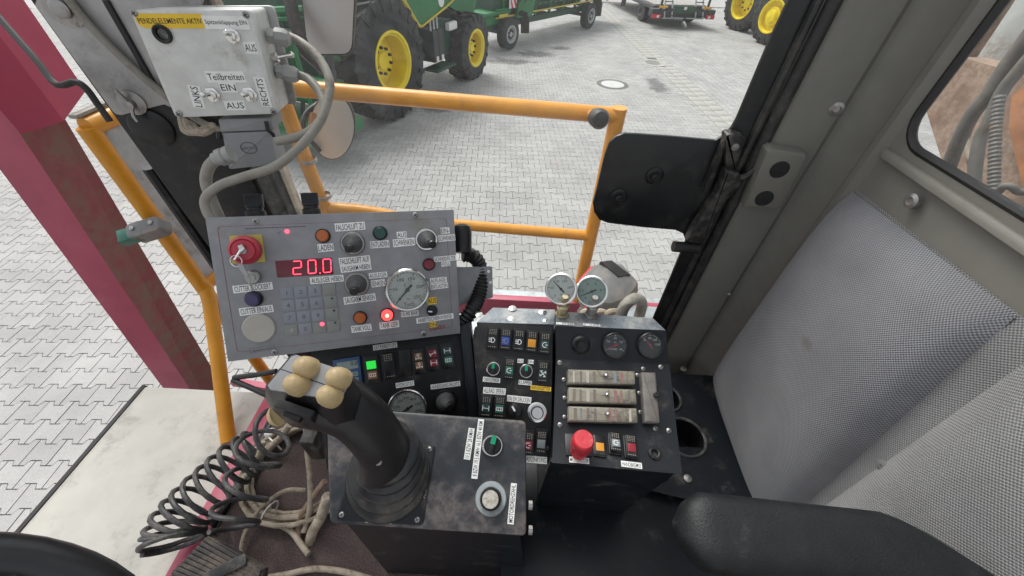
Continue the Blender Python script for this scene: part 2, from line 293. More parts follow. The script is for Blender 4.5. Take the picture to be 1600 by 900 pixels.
# ---------------------------------------------------------------- mesh builder
class MB:
    def __init__(s): s.v = []; s.f = []; s.m = []
    def add(s, vs, fs, mi=0, T=None):
        b = len(s.v)
        s.v += [tuple(T @ V(p)) if T else tuple(p) for p in vs]
        s.f += [tuple(i+b for i in q) for q in fs]; s.m += [mi]*len(fs); return s
    def prism(s, poly, z0, z1, ch=0, mi=0, T=None, ch0=0):
        n = len(poly); c = V((sum(p[0] for p in poly)/n, sum(p[1] for p in poly)/n))
        def inset(d):
            o = []
            for i in range(n):
                p, a, b = V(poly[i]), V(poly[i-1]), V(poly[(i+1) % n])
                e1 = (p-a); e2 = (b-p)
                if e1.length < 1e-9 or e2.length < 1e-9: o.append(p); continue
                n1 = V((-e1.y, e1.x)).normalized(); n2 = V((-e2.y, e2.x)).normalized()
                k = max(.35, 1+n1.dot(n2)); o.append(p+(n1+n2)*(d/k))
            return o
        lev = []
        if ch0: lev += [(inset(ch0), z0), ([V(p) for p in poly], z0+ch0)]
        else: lev.append(([V(p) for p in poly], z0))
        if ch: lev += [([V(p) for p in poly], z1-ch), (inset(ch*.3), z1-ch*.3), (inset(ch), z1)]
        else: lev.append(([V(p) for p in poly], z1))
        vs = [(p.x, p.y, z) for L_, z in lev for p in L_]; fs = []
        for k in range(len(lev)-1):
            for i in range(n): j = (i+1) % n; fs.append((k*n+i, k*n+j, (k+1)*n+j, (k+1)*n+i))
        fs.append(tuple(range(n))[::-1]); fs.append(tuple((len(lev)-1)*n+i for i in range(n)))
        return s.add(vs, fs, mi, T)
    def box(s, c, d, ch=0, mi=0, T=None):
        x, y = d[0]/2, d[1]/2
        return s.prism([(c[0]-x, c[1]-y), (c[0]+x, c[1]-y), (c[0]+x, c[1]+y), (c[0]-x, c[1]+y)], c[2]-d[2]/2, c[2]+d[2]/2, ch, mi, T, ch)
    def lathe(s, prof, n=20, mi=0, T=None, a0=0, caps=True):
        vs = []; fs = []; k = len(prof)
        for (r, z) in prof:
            for i in range(n):
                a = a0+2*math.pi*i/n; vs.append((r*math.cos(a), r*math.sin(a), z))
        for j in range(k-1):
            for i in range(n):
                i2 = (i+1) % n; fs.append((j*n+i, j*n+i2, (j+1)*n+i2, (j+1)*n+i))
        if caps and prof[0][0] > 1e-6: fs.append(tuple(range(n))[::-1])
        if caps and prof[-1][0] > 1e-6: fs.append(tuple((k-1)*n+i for i in range(n)))
        return s.add(vs, fs, mi, T)
    def tube(s, path, r, n=8, mi=0, T=None, closed=False, flat=1.0):
        P = [V(p) for p in path]; k = len(P); vs = []; fs = []
        rr = r if isinstance(r, (list, tuple)) else [r]*k
        up = None
        for i in range(k):
            if closed: t = (P[(i+1) % k]-P[i-1]).normalized()
            else: t = (P[min(i+1, k-1)]-P[max(i-1, 0)]).normalized()
            if up is None: up = t.orthogonal().normalized()
            up = (up-t*up.dot(t)); up = up.normalized() if up.length > 1e-6 else t.orthogonal().normalized()
            w = t.cross(up)
            for j in range(n):
                a = 2*math.pi*j/n; vs.append(P[i]+(up*math.cos(a)+w*math.sin(a)*flat)*rr[i])
        for i in range(k if closed else k-1):
            i2 = (i+1) % k
            for j in range(n): j2 = (j+1) % n; fs.append((i*n+j, i*n+j2, i2*n+j2, i2*n+j))
        if not closed: fs.append(tuple(range(n))[::-1]); fs.append(tuple((k-1)*n+j for j in range(n)))
        return s.add(vs, fs, mi, T)
    def hexa(s, c8, mi=0):   # 4 bottom + 4 top corners
        return s.add(c8, [(3, 2, 1, 0), (4, 5, 6, 7), (0, 1, 5, 4), (1, 2, 6, 5), (2, 3, 7, 6), (3, 0, 4, 7)], mi)
    def dome(s, r, h, n=20, k=5, z=0, mi=0, T=None):
        return s.lathe([(r*math.cos(i/k*math.pi/2), z+h*math.sin(i/k*math.pi/2)) for i in range(k)]+[(1e-7, z+h)], n, mi, T)
    def build(s, name, mats, parent=None, M=None, ang=38):
        me = bpy.data.meshes.new(name); me.from_pydata(s.v, [], s.f)
        for q in (mats if isinstance(mats, (list, tuple)) else [mats]): me.materials.append(MATS[q] if isinstance(q, str) else q)
        me.polygons.foreach_set('material_index', s.m); me.polygons.foreach_set('use_smooth', [True]*len(s.f))
        me.set_sharp_from_angle(angle=math.radians(ang)); me.update()
        o = bpy.data.objects.new(name, me); COL.objects.link(o)
        if parent: o.parent = parent
        if M is not None: o.matrix_basis = M
        return o
def tag(o, label=None, cat=None, group=None, kind=None):
    for k, v in (('label', label), ('category', cat), ('group', group), ('kind', kind)):
        if v: o[k] = v
    return o
def thing(name, label, cat, M=None, group=None):
    o = bpy.data.objects.new(name, None); COL.objects.link(o); o.empty_display_size = .05
    if M is not None: o.matrix_world = M if isinstance(M, Matrix) else Matrix.Translation(M)
    return tag(o, label, cat, group)
def T3(x, y, z=0): return Matrix.Translation((x, y, z))
def basis(O, X, Y, Z): return Matrix(((X.x, Y.x, Z.x, O.x), (X.y, Y.y, Z.y, O.y), (X.z, Y.z, Z.z, O.z), (0, 0, 0, 1)))
def axis(O, Z, X=None):
    Z = V(Z).normalized(); X = V(X) if X else Z.orthogonal(); X = (X-Z*X.dot(Z)).normalized(); return basis(V(O), X, Z.cross(X), Z)
def spline(pts, n=6, closed=False):
    P = [V(p) for p in pts]; out = []; k = len(P)
    for i in range(k if closed else k-1):
        if closed: a, b, c, d = P[i-1], P[i], P[(i+1) % k], P[(i+2) % k]
        else: a, b, c, d = P[max(i-1, 0)], P[i], P[i+1], P[min(i+2, k-1)]
        for j in range(n):
            t = j/n; out.append(.5*((2*b)+(c-a)*t+(2*a-5*b+4*c-d)*t*t+(3*b-a-3*c+d)*t**3))
    if not closed: out.append(P[-1])
    return out
def rrect(x0, y0, x1, y1, r, n=4):
    o = []
    for cx, cy, a in ((x1-r, y1-r, 0), (x0+r, y1-r, 90), (x0+r, y0+r, 180), (x1-r, y0+r, 270)):
        for i in range(n+1): t = math.radians(a+90*i/n); o.append((cx+r*math.cos(t), cy+r*math.sin(t)))
    return o
# lettering: outline text turned into flat mesh pieces
_TX = {}
def text_geo(s):
    if s in _TX: return _TX[s]
    c = bpy.data.curves.new('t', 'FONT'); c.body = s; c.resolution_u = 2; c.size = 1; c.offset = .004
    o = bpy.data.objects.new('t', c); COL.objects.link(o); me = o.to_mesh()
    vs = [v.co.copy() for v in me.vertices]; fs = [tuple(p.vertices) for p in me.polygons]
    o.to_mesh_clear(); bpy.data.objects.remove(o); bpy.data.curves.remove(c)
    x0 = min(v.x for v in vs); x1 = max(v.x for v in vs); y0 = min(v.y for v in vs); y1 = max(v.y for v in vs)
    _TX[s] = ([V(((v.x-x0)/(x1-x0), (v.y-y0)/(y1-y0), 0)) for v in vs], fs, (x1-x0)/(y1-y0)); return _TX[s]
def put_text(mb, s, O, u, v, w, h, z, mi):
    """text centred at O (2d local), baseline dir u, up v, box w x h"""
    vs, fs, asp = text_geo(s); O, u, v = V(O), V(u), V(v)
    w = min(w, h*asp*1.15)
    pts = [O+u*((p.x-.5)*w)+v*((p.y-.5)*h) for p in vs]
    mb.add([(p.x, p.y, z) for p in pts], fs, mi)
def sticker(fr, parent, a, b, hpx, text, bg='sticker', fg='ink', h0=.0002, name='label_sticker', skew=0, th=.0004, fill=.72, face=True, wfill=.92):
    p0, p1 = V(fr.l(*a, h0)), V(fr.l(*b, h0)); u = (p1-p0); Lm = u.length; u.normalize(); v = V((-u.y, u.x))
    h = hpx*fr.s((a[0]+b[0])/2, (a[1]+b[1])/2); c = (p0+p1)/2
    mb = MB()
    if face:
        j = [random.uniform(-.03, .03)*h for _ in range(4)]
        q = [c-u*Lm/2-v*(h/2+j[0]), c+u*Lm/2-v*(h/2+j[1]), c+u*Lm/2+v*(h/2+j[2]), c-u*Lm/2+v*(h/2+j[3])]
        mb.prism([(p.x, p.y) for p in q], h0, h0+th, 0, 0)
    put_text(mb, text, c, u, v, Lm*wfill, h*fill, h0+th+.0002, 1)
    return mb.build(name, [bg, fg], parent)
def strokes(mb, fr_o, size, segs, z, wd, mi, u=V((1, 0)), v=V((0, 1))):
    """line icon: segs polylines in unit square centred at 0"""
    O = V(fr_o)
    for sg in segs:
        for (a, b) in zip(sg[:-1], sg[1:]):
            A = O+u*a[0]*size+v*a[1]*size; B = O+u*b[0]*size+v*b[1]*size; d = (B-A)
            if d.length < 1e-9: continue
            d.normalize(); n = V((-d.y, d.x))*wd/2; e = d*wd*.3
            q = [A-n-e, B-n+e, B+n+e, A+n-e]; mb.add([(p.x, p.y, z) for p in q], [(0, 1, 2, 3)], mi)
def lat(fr, parent, name, x, y, prof, mats, n=20, mi=0, tilt=None, h0=0, caps=True):
    """turned part standing on a panel at photo pixel x,y; profile in px*mm: (r_px, h_m)"""
    sc = fr.s(x, y); lx, ly = fr.l(x, y, h0)
    mb = MB(); mb.lathe([(r*sc, h) for r, h in prof], n, mi, caps=caps)
    M = T3(lx, ly, h0)
    if tilt: M = M @ tilt
    return mb.build(name, mats, parent, M)
def screw(fr, parent, x, y, rpx=4, cross=True, h0=0, a=.4, metal='steel'):
    sc = fr.s(x, y); r = rpx*sc; lx, ly = fr.l(x, y, h0); mb = MB()
    mb.lathe([(r, 0), (r, r*.25), (r*.7, r*.5), (1e-7, r*.6)], 14, 0)
    for k in ((0, 1) if cross else (0,)):
        mb.box((0, 0, r*.6), (r*1.3, r*.26, r*.12), 0, 1, Matrix.Rotation(a+k*math.pi/2, 4, 'Z'))
    return mb.build('screw', [metal, 'ink'], parent, T3(lx, ly, h0))
def gauge(fr, parent, x, y, rpx, h, face='dial_white', bezel='chrome', ink='ink', needle=220, nmat='ink', nums=(), a0=225, a1=-45, ticks=25, extra=(), h0=0, body=None, up=None):
    sc = fr.s(x, y); r = rpx*sc; lx, ly = fr.l(x, y, h0); T = T3(lx, ly, h0)
    mb = MB()
    if body: mb.lathe([(r*.9, -body), (r*.93, -body*.1)], 28, 0)
    mb.lathe([(r*.96, -.001), (r, h*.3), (r, h*.85), (r*.95, h), (r*.88, h*.95), (r*.86, h*.55)], 32, 0, caps=False)
    g = mb.build('gauge', [bezel], parent, T)
    R_ = Matrix.Rotation(up or 0, 4, 'Z')
    d = MB(); d.lathe([(r*.87, h*.3), (r*.87, h*.5), (1e-7, h*.5)], 28, 0)
    for i in range(ticks+1):
        a = math.radians(a0+(a1-a0)*i/ticks); big = i % 5 == 0
        u = V((math.cos(a), math.sin(a))); n = V((-u.y, u.x))*(r*(.018 if big else .01)); p, q = u*r*.82, u*r*(.70 if big else .76)
        d.add([(*(p-n), h*.52), (*(p+n), h*.52), (*(q+n), h*.52), (*(q-n), h*.52)], [(3, 2, 1, 0)], 1)
    for i, s in enumerate(nums):
        a = math.radians(a0+(a1-a0)*i/(len(nums)-1)); put_text(d, s, (math.cos(a)*r*.55, math.sin(a)*r*.55), (1, 0), (0, 1), r*.3, r*.15, h*.52, 1)
    for (s, ex, ey, w, hh, mi) in extra: put_text(d, s, (ex*r, ey*r), (1, 0), (0, 1), w*r, hh*r, h*.525, mi)
    d.build('dial', [face, ink, 'ink_red'], g, R_)
    nd = MB(); a = math.radians(needle); u = V((math.cos(a), math.sin(a))); n = V((-u.y, u.x))
    q = [u*r*.76-n*r*.012, u*r*.76+n*r*.012, n*r*.05, -u*r*.3+n*r*.05, -u*r*.3-n*r*.05, -n*r*.05]
    nd.prism([(p.x, p.y) for p in q][::-1] if False else [(p.x, p.y) for p in q], h*.6, h*.66, 0, 0); nd.lathe([(r*.09, h*.55), (r*.09, h*.72), (1e-7, h*.74)], 14, 0)
    nd.build('needle', [nmat], g, R_)
    gl = MB(); gl.lathe([(r*.9, h*.84), (r*.45, h*.87), (1e-7, h*.88)], 28, 0); gl.build('cover_glass', ['dial_glass'], g)
    return g
def bellows_stick(fr, parent, x, y, rpx, tip, ring='steel', knob='grip_black', h=.03):
    sc = fr.s(x, y); r = rpx*sc; lx, ly = fr.l(x, y); g = MB()
    g.lathe([(r, 0), (r, .004), (r*.9, .007), (r*.84, .007)], 24, 0)
    b = g.build('toggle_joystick', [ring], parent, T3(lx, ly))
    mb = MB(); pr = [(r*.84, .005)]
    for i in range(5): pr += [(r*(.80-.13*i), .008+i*.0045), (r*(.70-.13*i), .0095+i*.0045)]
    tx, ty = fr.l(*tip, h); d = V((tx-lx, ty-ly, h)); ax = d.normalized(); Tt = axis((0, 0, 0), ax)
    mb.lathe(pr, 20, 0, Tt.lerp(Matrix.Identity(4), .45)); mb.build('bellows', ['bellows'], b)
    k = MB(); k.lathe([(r*.26, .012), (r*.26, h*.72), (r*.34, h*.76), (r*.36, h*1.02), (r*.30, h*1.1), (1e-7, h*1.12)], 16, 0, Tt); k.build('stick_knob', [knob], b)
    return b
ICONS = {
 'lamp': [[(-.1, .3), (.15, .3), (.32, .12), (.32, -.12), (.15, -.3), (-.1, -.3), (-.1, .3)], [(-.45, .22), (-.2, .22)], [(-.45, 0), (-.2, 0)], [(-.45, -.22), (-.2, -.22)]],
 'axle': [[(-.4, .3), (-.4, -.3)], [(.4, .3), (.4, -.3)], [(-.4, 0), (.4, 0)]],
 'axle_tilt': [[(-.45, .05), (-.3, -.35)], [(.3, .35), (.45, -.05)], [(-.38, -.15), (.38, .15)]],
 'diff': [[(-.4, -.4), (-.4, -.1)], [(.4, -.4), (.4, -.1)], [(-.4, -.25), (.4, -.25)], [(-.15, .1), (.15, .1), (.15, .4), (-.15, .4), (-.15, .1)], [(0, .1), (0, -.25)]],
 'fan': [[(-.35, -.35), (.35, .35)], [(-.35, .35), (.35, -.35)], [(-.35, .35), (-.1, .4)], [(.35, .35), (.4, .1)], [(.35, -.35), (.1, -.4)], [(-.35, -.35), (-.4, -.1)]],
 'arc': [[(.2, .3), (-.1, .32), (-.3, .1), (-.3, -.15), (-.1, -.32), (.2, -.3)], [(.1, 0), (.35, 0)]],
 'grid': [[(-.4, .2), (.4, .2), (.4, -.2), (-.4, -.2), (-.4, .2)], [(-.15, .2), (-.15, -.2)], [(.15, .2), (.15, -.2)]],
 'none': [],
}
def rocker(fr, parent, x, y, wpx, hpx, lens=None, icon='none', tilt=7, dots=True, imat='print_white', rot=0, lit=None, two=None, flat=False):
    sc = fr.s(x, y); w, h = wpx*sc, hpx*sc; lx, ly = fr.l(x, y)
    base = MB(); base.prism(rrect(-w*.5, -h*.5, w*.5, h*.5, w*.08, 2), 0, .003, .0008, 0)
    o = base.build('rocker_switch', ['black_plastic'], parent, T3(lx, ly) @ Matrix.Rotation(rot, 4, 'Z'))
    Tt = Matrix.Rotation(math.radians(tilt), 4, 'X') if not flat else Matrix.Identity(4)
    hh = .009 if not flat else .0045
    c = MB(); c.prism(rrect(-w*.43, -h*.45, w*.43, h*.45, w*.06, 2), -.004, hh, .0012, 0, Tt)
    if dots:
        for r_, y0 in ((4, .20),):
            for i in range(4):
                for j in range(r_): c.box(((-.24+.16*i)*w, (y0+.065*j)*h, hh), (w*.08, h*.022, .0005), 0, 1, Tt)
        for i in range(4): c.box(((-.24+.16*i)*w, -.38*h, hh), (w*.08, h*.022, .0005), 0, 1, Tt)
    c.build('rocker', ['black_plastic', 'fuse_pale'], o)
    lens_list = two if two else ([(lens, 0, -.08, icon)] if (lens or icon != 'none') else [])
    for (lm, ox, oy, ic) in lens_list:
        l_ = MB(); s_ = w*.62 if not two else w*.6
        hgt = s_ if not two else h*.27
        l_.prism([(ox*w-s_/2, oy*h-hgt/2), (ox*w+s_/2, oy*h-hgt/2), (ox*w+s_/2, oy*h+hgt/2), (ox*w-s_/2, oy*h+hgt/2)], hh-.0006, hh+.0006, .0003, 0, Tt)
        tmp = MB(); strokes(tmp, (ox*w, oy*h), min(s_, hgt)*.95, ICONS[ic], hh+.0009, s_*.09, 1); l_.add(tmp.v, tmp.f, 1, Tt)
        l_.build('symbol_lens', [lm or 'black_plastic', imat], o)
    return o
def rotary(fr, parent, x, y, rpx, h=.012, ring='chrome', cap='black_plastic', mark='print_white', ang=90, wing=True, name='rotary_knob', mw=.12):
    sc = fr.s(x, y); r = rpx*sc; lx, ly = fr.l(x, y)
    mb = MB(); mb.lathe([(r, 0), (r, h*.25), (r*.9, h*.35), (r*.82, h*.35)], 24, 0)
    o = mb.build(name, [ring], parent, T3(lx, ly))
    k = MB(); k.lathe([(r*.84, h*.1), (r*.82, h*.55), (r*.7, h*.62), (1e-7, h*.62)], 20, 0)
    Rz = Matrix.Rotation(math.radians(ang), 4, 'Z')
    if wing: k.prism(rrect(-r*.8, -r*.2, r*.8, r*.2, r*.12, 2), h*.5, h*1.1, r*.06, 0, Rz)
    k.build('knob_cap', [cap], o)
    p = MB(); p.prism([(r*.05, -r*mw), (r*.76, -r*mw), (r*.76, r*mw), (r*.05, r*mw)], h*(1.08 if wing else .6), h*(1.14 if wing else .66), 0, 0, Rz); p.build('pointer_mark', [mark], o)
    return o
def lampbtn(fr, parent, x, y, rpx, lens, ring='black_plastic', h=.009, name='indicator_lamp', lit=None):
    sc = fr.s(x, y); r = rpx*sc; lx, ly = fr.l(x, y)
    mb = MB(); mb.lathe([(r, 0), (r, h*.3), (r*.86, h*.45), (r*.82, h*.4)], 24, 0); o = mb.build(name, [ring], parent, T3(lx, ly))
    l_ = MB(); l_.lathe([(r*.84, h*.2), (r*.82, h*.75), (r*.68, h), (r*.3, h*1.04), (1e-7, h*1.05)], 24, 0)
    if lit: l_.lathe([(r*.28, h*1.0), (r*.2, h*1.12), (1e-7, h*1.14)], 12, 1)
    l_.build('lens', [lens, lit or lens], o); return o
# ================================================================ YARD
G0 = V((4.55, 8.68, 0)); GY = V((-.056, .998, 0)).normalized(); GX = V((GY.y, -GY.x, 0))
gb = MB(); S = 900; gb.add([(-S, -S, -.02), (S, -S, -.02), (S, S, -.02), (-S, S, -.02)], [(0, 1, 2, 3)])
ground = tag(gb.build('ground', ['yard_far']), kind='structure')
jb = MB()
for (u0, u1, v0, v1) in ((-15, 14, -10, 17),):
    jb.add([G0+GX*u+GY*v+V((0, 0, -.0125)) for u, v in ((u0, v0), (u1, v0), (u1, v1), (u0, v1))], [(0, 1, 2, 3)])
jbo = jb.build('joint_bed', ['joint_sand'], ground)
PL, PW, DL = .20, .165, .019
def bone(g, dl):
    a, s_, h = PL/2-g, .02, PW/2-g
    top = [(-a, h+dl), (-PL/4-s_/2, h+dl), (-PL/4+s_/2, h-dl), (PL/4-s_/2, h-dl), (PL/4+s_/2, h+dl), (a, h+dl)]
    return [(x, -y) for x, y in top]+[(x, y) for x, y in top[::-1]]
P_OUT, P_IN = bone(.0012, DL), bone(.0040, DL)
def bone_mesh(): return [(*p, 0) for p in P_IN]+[(*p, -.012) for p in P_OUT], [tuple(range(12))]+[(12+i, 12+(i+1) % 12, (i+1) % 12, i) for i in range(12)]
BV, BF = bone_mesh()
def visible(q):
    x, y = q[0], q[1]
    if x < 300 and y > 150 and x < (y-255)*.757+6: return y < 640 or x < 240-(y-630)*.86
    if 720 < x < 1060 and 190 < y < 440: return True
    if 400 < x < 720 and 190 < y < 330: return True
    return False
field = []
for side in (0, 1):
    for r_ in range(-70, 110):
        for c_ in range(-90, 110):
            if side == 0:
                u = -.30-PL*(c_+.5+(.5 if r_ % 2 else 0)); v = PW*r_
                if c_ < 0 or v < -9 or v > 16.5: continue
                ex, ey = GX, GY
            else:
                u = .30+PW*(r_+.5); v = PL*(c_+(.5 if r_ % 2 else 0))
                if r_ < 0 or v < -9 or v > 16.5 or u > 13: continue
                ex, ey = GY, -GX
            P = G0+GX*u+GY*v; q = project(P)
            if not q or not (-160 < q[0] < 1760 and -60 < q[1] < 1050): continue
            if side == 0 and (P-V((2.38, 11.18, 0))).length < .52: continue
            field.append((P, ex, ey, q))
vis = sorted([i for i, e in enumerate(field) if visible(e[3])], key=lambda i: field[i][3][2])[:300]
visset = set(vis)
mesh0 = None
for i in vis:
    P, ex, ey, q = field[i]; z = random.uniform(-.0015, .0015)
    M = basis(P+V((0, 0, z)), ex, ey, V((0, 0, 1)))
    if mesh0 is None:
        mb = MB(); mb.add(BV, BF); o = mb.build('paver', ['paver'], ground, M, ang=20); mesh0 = o.data
    else:
        o = bpy.data.objects.new('paver', mesh0); COL.objects.link(o); o.parent = ground; o.matrix_basis = M
mb = MB(); tones = []
for i, (P, ex, ey, q) in enumerate(field):
    if i in visset: continue
    t = random.random(); z = random.uniform(-.0015, .0015); tx, ty = random.uniform(-.012, .012), random.uniform(-.012, .012)
    mb.add([P+ex*x+ey*y+V((0, 0, zz+z+tx*x+ty*y)) for x, y, zz in BV], BF); tones += [t]*24
o = mb.build('paver_field', ['paver_field'], ground, ang=20); o['kind'] = 'stuff'
at = o.data.attributes.new('tone', 'FLOAT', 'POINT'); at.data.foreach_set('value', tones)
print('pavers', len(field))
# gutter of two slab rows with a shallow V
slm = {}
for s_ in (-1, 1):
    for k in range(-18, 50):
        v = k*.335; c = G0+GX*(s_*.145)+GY*(v+(.05 if s_ > 0 else 0))
        if (c-V((4.01, 13.62, 0))).length < .42: continue
        M = basis(c+V((0, 0, -.002+random.uniform(-.002, .001))), GX, GY, V((0, 0, 1)))
        if s_ not in slm:
            mb = MB(); mb.prism([(-.14, -.164), (.14, -.164), (.14, .164), (-.14, .164)], -.0125, .004, .004)
            for i, p in enumerate(mb.v): mb.v[i] = (p[0], p[1], p[2]+.004*(s_*p[0]/.14) if p[2] > -.01 else p[2])
            o = mb.build('gutter_slab', ['slab'], ground, M); slm[s_] = o.data
        else:
            o = bpy.data.objects.new('gutter_slab', slm[s_]); COL.objects.link(o); o.parent = ground; o.matrix_basis = M
for s_ in (-1, 1):
    mb = MB(); mb.add([G0+GX*(s_*u)+GY*v+V((0, 0, -.0065)) for u, v in ((.285, -6), (.46, -6), (.46, 16.6), (.285, 16.6))], [(0, 1, 2, 3) if s_ > 0 else (3, 2, 1, 0)]); mb.build('gutter_haunch', ['slab'], ground)
# manhole and drain
t = thing('manhole_cover', 'round pale manhole cover with dark iron ring in the paving', 'manhole cover', V((2.38, 11.18, 0)))
mb = MB(); mb.lathe([(.68, -.012), (.68, -.006), (.50, -.005), (.43, .004), (.40, .004)], 36, caps=False); mb.build('surround', ['slab'], t)
mb = MB(); mb.lathe([(.42, -.010), (.42, .010), (.40, .012), (.31, .012), (.31, .004)], 36); mb.build('frame_ring', ['iron'], t)
mb = MB(); mb.lathe([(.305, -.01), (.305, .011), (1e-7, .011)], 36); mb.build('cover_plate', ['concrete_light'], t)
t = thing('drain_grate', 'dark drain grate set into the slab gutter', 'drain', V((4.01, 13.62, 0)))
mb = MB(); mb.lathe([(.42, -.012), (.42, .004), (.27, .006), (.25, -.004)], 30); mb.build('surround', ['slab'], t)
mb = MB(); mb.lathe([(.25, -.012), (1e-7, -.012)], 24); mb.build('shaft_dark', ['ink'], t)  # flat black disc painted in for the darkness below the bars
for k in range(7): mb = MB(); x = -.18+.06*k; mb.box((x, 0, 0), (.02, 2*math.sqrt(.25**2-x*x), .012)); mb.build('grate_bar', ['iron'], t)

# ================================================================ parked machines
ZU = V((0, 0, 1))
def wheel(parent, C, n, R, W, rimR, lugs=20, rim='rim_yellow', dish=.12, nuts=10, hubr=.16, lug_h=.05, convex=False):
    """C world centre of outer face plane, n outward axle direction"""
    M = axis(C, n, ZU)
    mb = MB(); lo = -W
    mb.lathe([(rimR, lo), (rimR+.06, lo-.01), (R*.93, lo+.02), (R-lug_h, lo+.10), (R-lug_h, -.10), (R*.93, -.02), (rimR+.08, .015), (rimR, 0)], 48, caps=False)
    if lugs:
        for k in range(lugs):
            for s_ in (0, 1):
                a0 = 2*math.pi*(k+.5*s_)/lugs; da = .22
                z0, z1 = (-W*.52, -.01) if s_ == 0 else (-W*.48, -W+.01)
                pts = []
                for (zz, aa, rr) in ((z0, a0, R), (z1, a0-da, R*.975)):
                    for dd in (-.035/R, .035/R):
                        for r2 in (R-lug_h*1.3, rr): pts.append((r2*math.cos(aa+dd), r2*math.sin(aa+dd), zz))
                a, b, c, d, e, f_, g, h = pts
                mb.hexa([a, c, g, e, b, d, h, f_])
                # lug runs down onto the shoulder
                rr = R*.975; q = []
                for (r2, zz) in ((rr, z1), (R*.76, z1+(.045 if s_ == 0 else -.045))):
                    for dd in (-.035/R, .035/R): q.append((r2*math.cos(a0-da+dd), r2*math.sin(a0-da+dd), zz))
                zin = z1-(.06 if s_ == 0 else -.06)
                q2 = [(x*.99, y*.99, zin) for x, y, z in q]
                mb.hexa([q2[0], q2[1], q2[3], q2[2], q[0], q[1], q[3], q[2]])
    w = mb.build('wheel', ['tyre'], parent, M)
    r = MB(); d = -dish if not convex else -.05
    r.lathe([(rimR, -W+.02), (rimR+.025, .01), (rimR+.02, .022), (rimR-.02, .02), (rimR-.045, -.03), (rimR-.06, -.03), (rimR*.86, d-.10), (rimR*.62, d-.12), (rimR*.58, d), (rimR*.30, d+.01), (hubr, d+.01), (hubr*.9, d+.05 if not convex else .06), (1e-7, d+.06 if not convex else .08)], 40)
    rm = r.build('rim', [rim], w)
    for k in range(nuts):
        a = 2*math.pi*k/nuts; nb = MB(); nb.lathe([(.028, 0), (.028, .05), (1e-7, .055)], 6); nb.build('wheel_nut', ['machine_dark'], w, T3(math.cos(a)*rimR*.44, math.sin(a)*rimR*.44, d+.005))
    return w
class Side:   # local frame of a vehicle side: a along, n outward, z up
    def __init__(s, O, a): s.O = V(O); s.a = V(a).normalized(); s.n = V((s.a.y, -s.a.x, 0)); s.M = basis(s.O, s.a, s.n, ZU)
    def l(s, x, y, off=0): P = ppl(x, y, s.O+s.n*off, s.n)-s.O; return (P.dot(s.a), P.z)
    def W(s, a, n, z): return s.O+s.a*a+s.n*n+ZU*z
# prism whose polygon lies in (along, z) and is extruded along outward normal
def sideprism(mb, pts, n0, n1, ch=0, mi=0):
    Tm = Matrix(((1, 0, 0, 0), (0, 0, -1, 0), (0, 1, 0, 0), (0, 0, 0, 1)))   # (x,y,z)->(x,-z,y)
    ar = sum(pts[i][0]*pts[(i+1) % len(pts)][1]-pts[(i+1) % len(pts)][0]*pts[i][1] for i in range(len(pts)))
    if ar < 0: pts = pts[::-1]
    mb.prism(pts, -n1, -n0, ch, mi, Tm)
    return mb
hs = Side((-2.46, 8.07, 0), (.383, .924, 0))
t = thing('forage_harvester', 'large green forage harvester with big black tyres on yellow rims', 'harvester', basis(hs.O, hs.a, hs.n, ZU))
HM = hs.M.inverted()
def lw(C): return HM @ V(C)
def wheel_local(parent, Minv, C, n, *a, **k):
    w = wheel(parent, C, n, *a, **k); w.matrix_basis = Minv @ w.matrix_basis; return w
wheel_local(t, HM, hs.W(.02, 0, 1.03), hs.n, 1.06, .74, .50, lugs=22, dish=.27, lug_h=.085)
wheel_local(t, HM, hs.W(3.26, 0, .69), hs.n, .74, .54, .39, lugs=18, dish=.16, nuts=8, hubr=.1, lug_h=.065)
mb = MB(); mb.box((1.6, -1.3, 1.15), (4.6, 1.0, .55), .03); mb.build('chassis', ['machine_dark'], t)
mb = MB(); mb.box((-.2, -1.9, 1.2), (.5, 2.6, .5), .03); mb.build('front_axle', ['machine_dark'], t)
mb = MB(); mb.box((3.26, -1.4, .72), (.3, 1.6, .25), .02); mb.build('rear_axle', ['machine_dark'], t)
pnl = [hs.l(*p) for p in ((637, 0), (660, 41), (666, 44), (704, 12), (716, -2), (722, -45), (625, -50))]
mb = MB(); sideprism(mb, pnl, -.30, -.12, .02); sideprism(mb, [hs.l(*p) for p in ((700, 0), (735, 20), (760, 22), (775, -45), (700, -50))], -.5, -.35, .02); mb.build('side_panel', ['green_paint'], t)
mb = MB(); path = [hs.l(*p) for p in ((632, -12), (637, 0), (660, 40.5), (666, 43), (704, 12), (718, -2), (724, -20))]
mb.tube([(x, -.115, z) for x, z in path], .045, 6, flat=.5); mb.build('yellow_stripe', ['stripe_yellow'], t)
mb = MB(); mb.lathe([(.11, 0), (.11, .006), (1e-7, .006)], 20); x, z = hs.l(697, 2); mb.build('round_emblem', ['warn_white'], t, T3(x, -.115, z) @ Matrix.Rotation(-math.pi/2, 4, 'X') @ Matrix.Rotation(math.pi, 4, 'X'))
mb = MB(); mb.box((1.5, -2.0, 2.3), (5.0, 1.9, 1.6), .08); mb.build('body', ['green_dark'], t)
for k in range(2):
    mb = MB(); mb.box((1.72+k*.21, -.35, .98), (.19, .4, .62), .03); mb.build('canister', ['machine_dark'], t)
    mb = MB(); mb.box((1.72+k*.21, -.14, .74), (.09, .01, .1)); mb.build('white_tag', ['warn_white'], t)
for k in range(3): mb = MB(); mb.tube([(1.62+k*.13, -.2, 1.28), (1.62+k*.13, -.2, 1.5), (1.68+k*.13, -.3, 1.52)], .025, 6); mb.build('hose_fitting', ['rim_grey'], t)
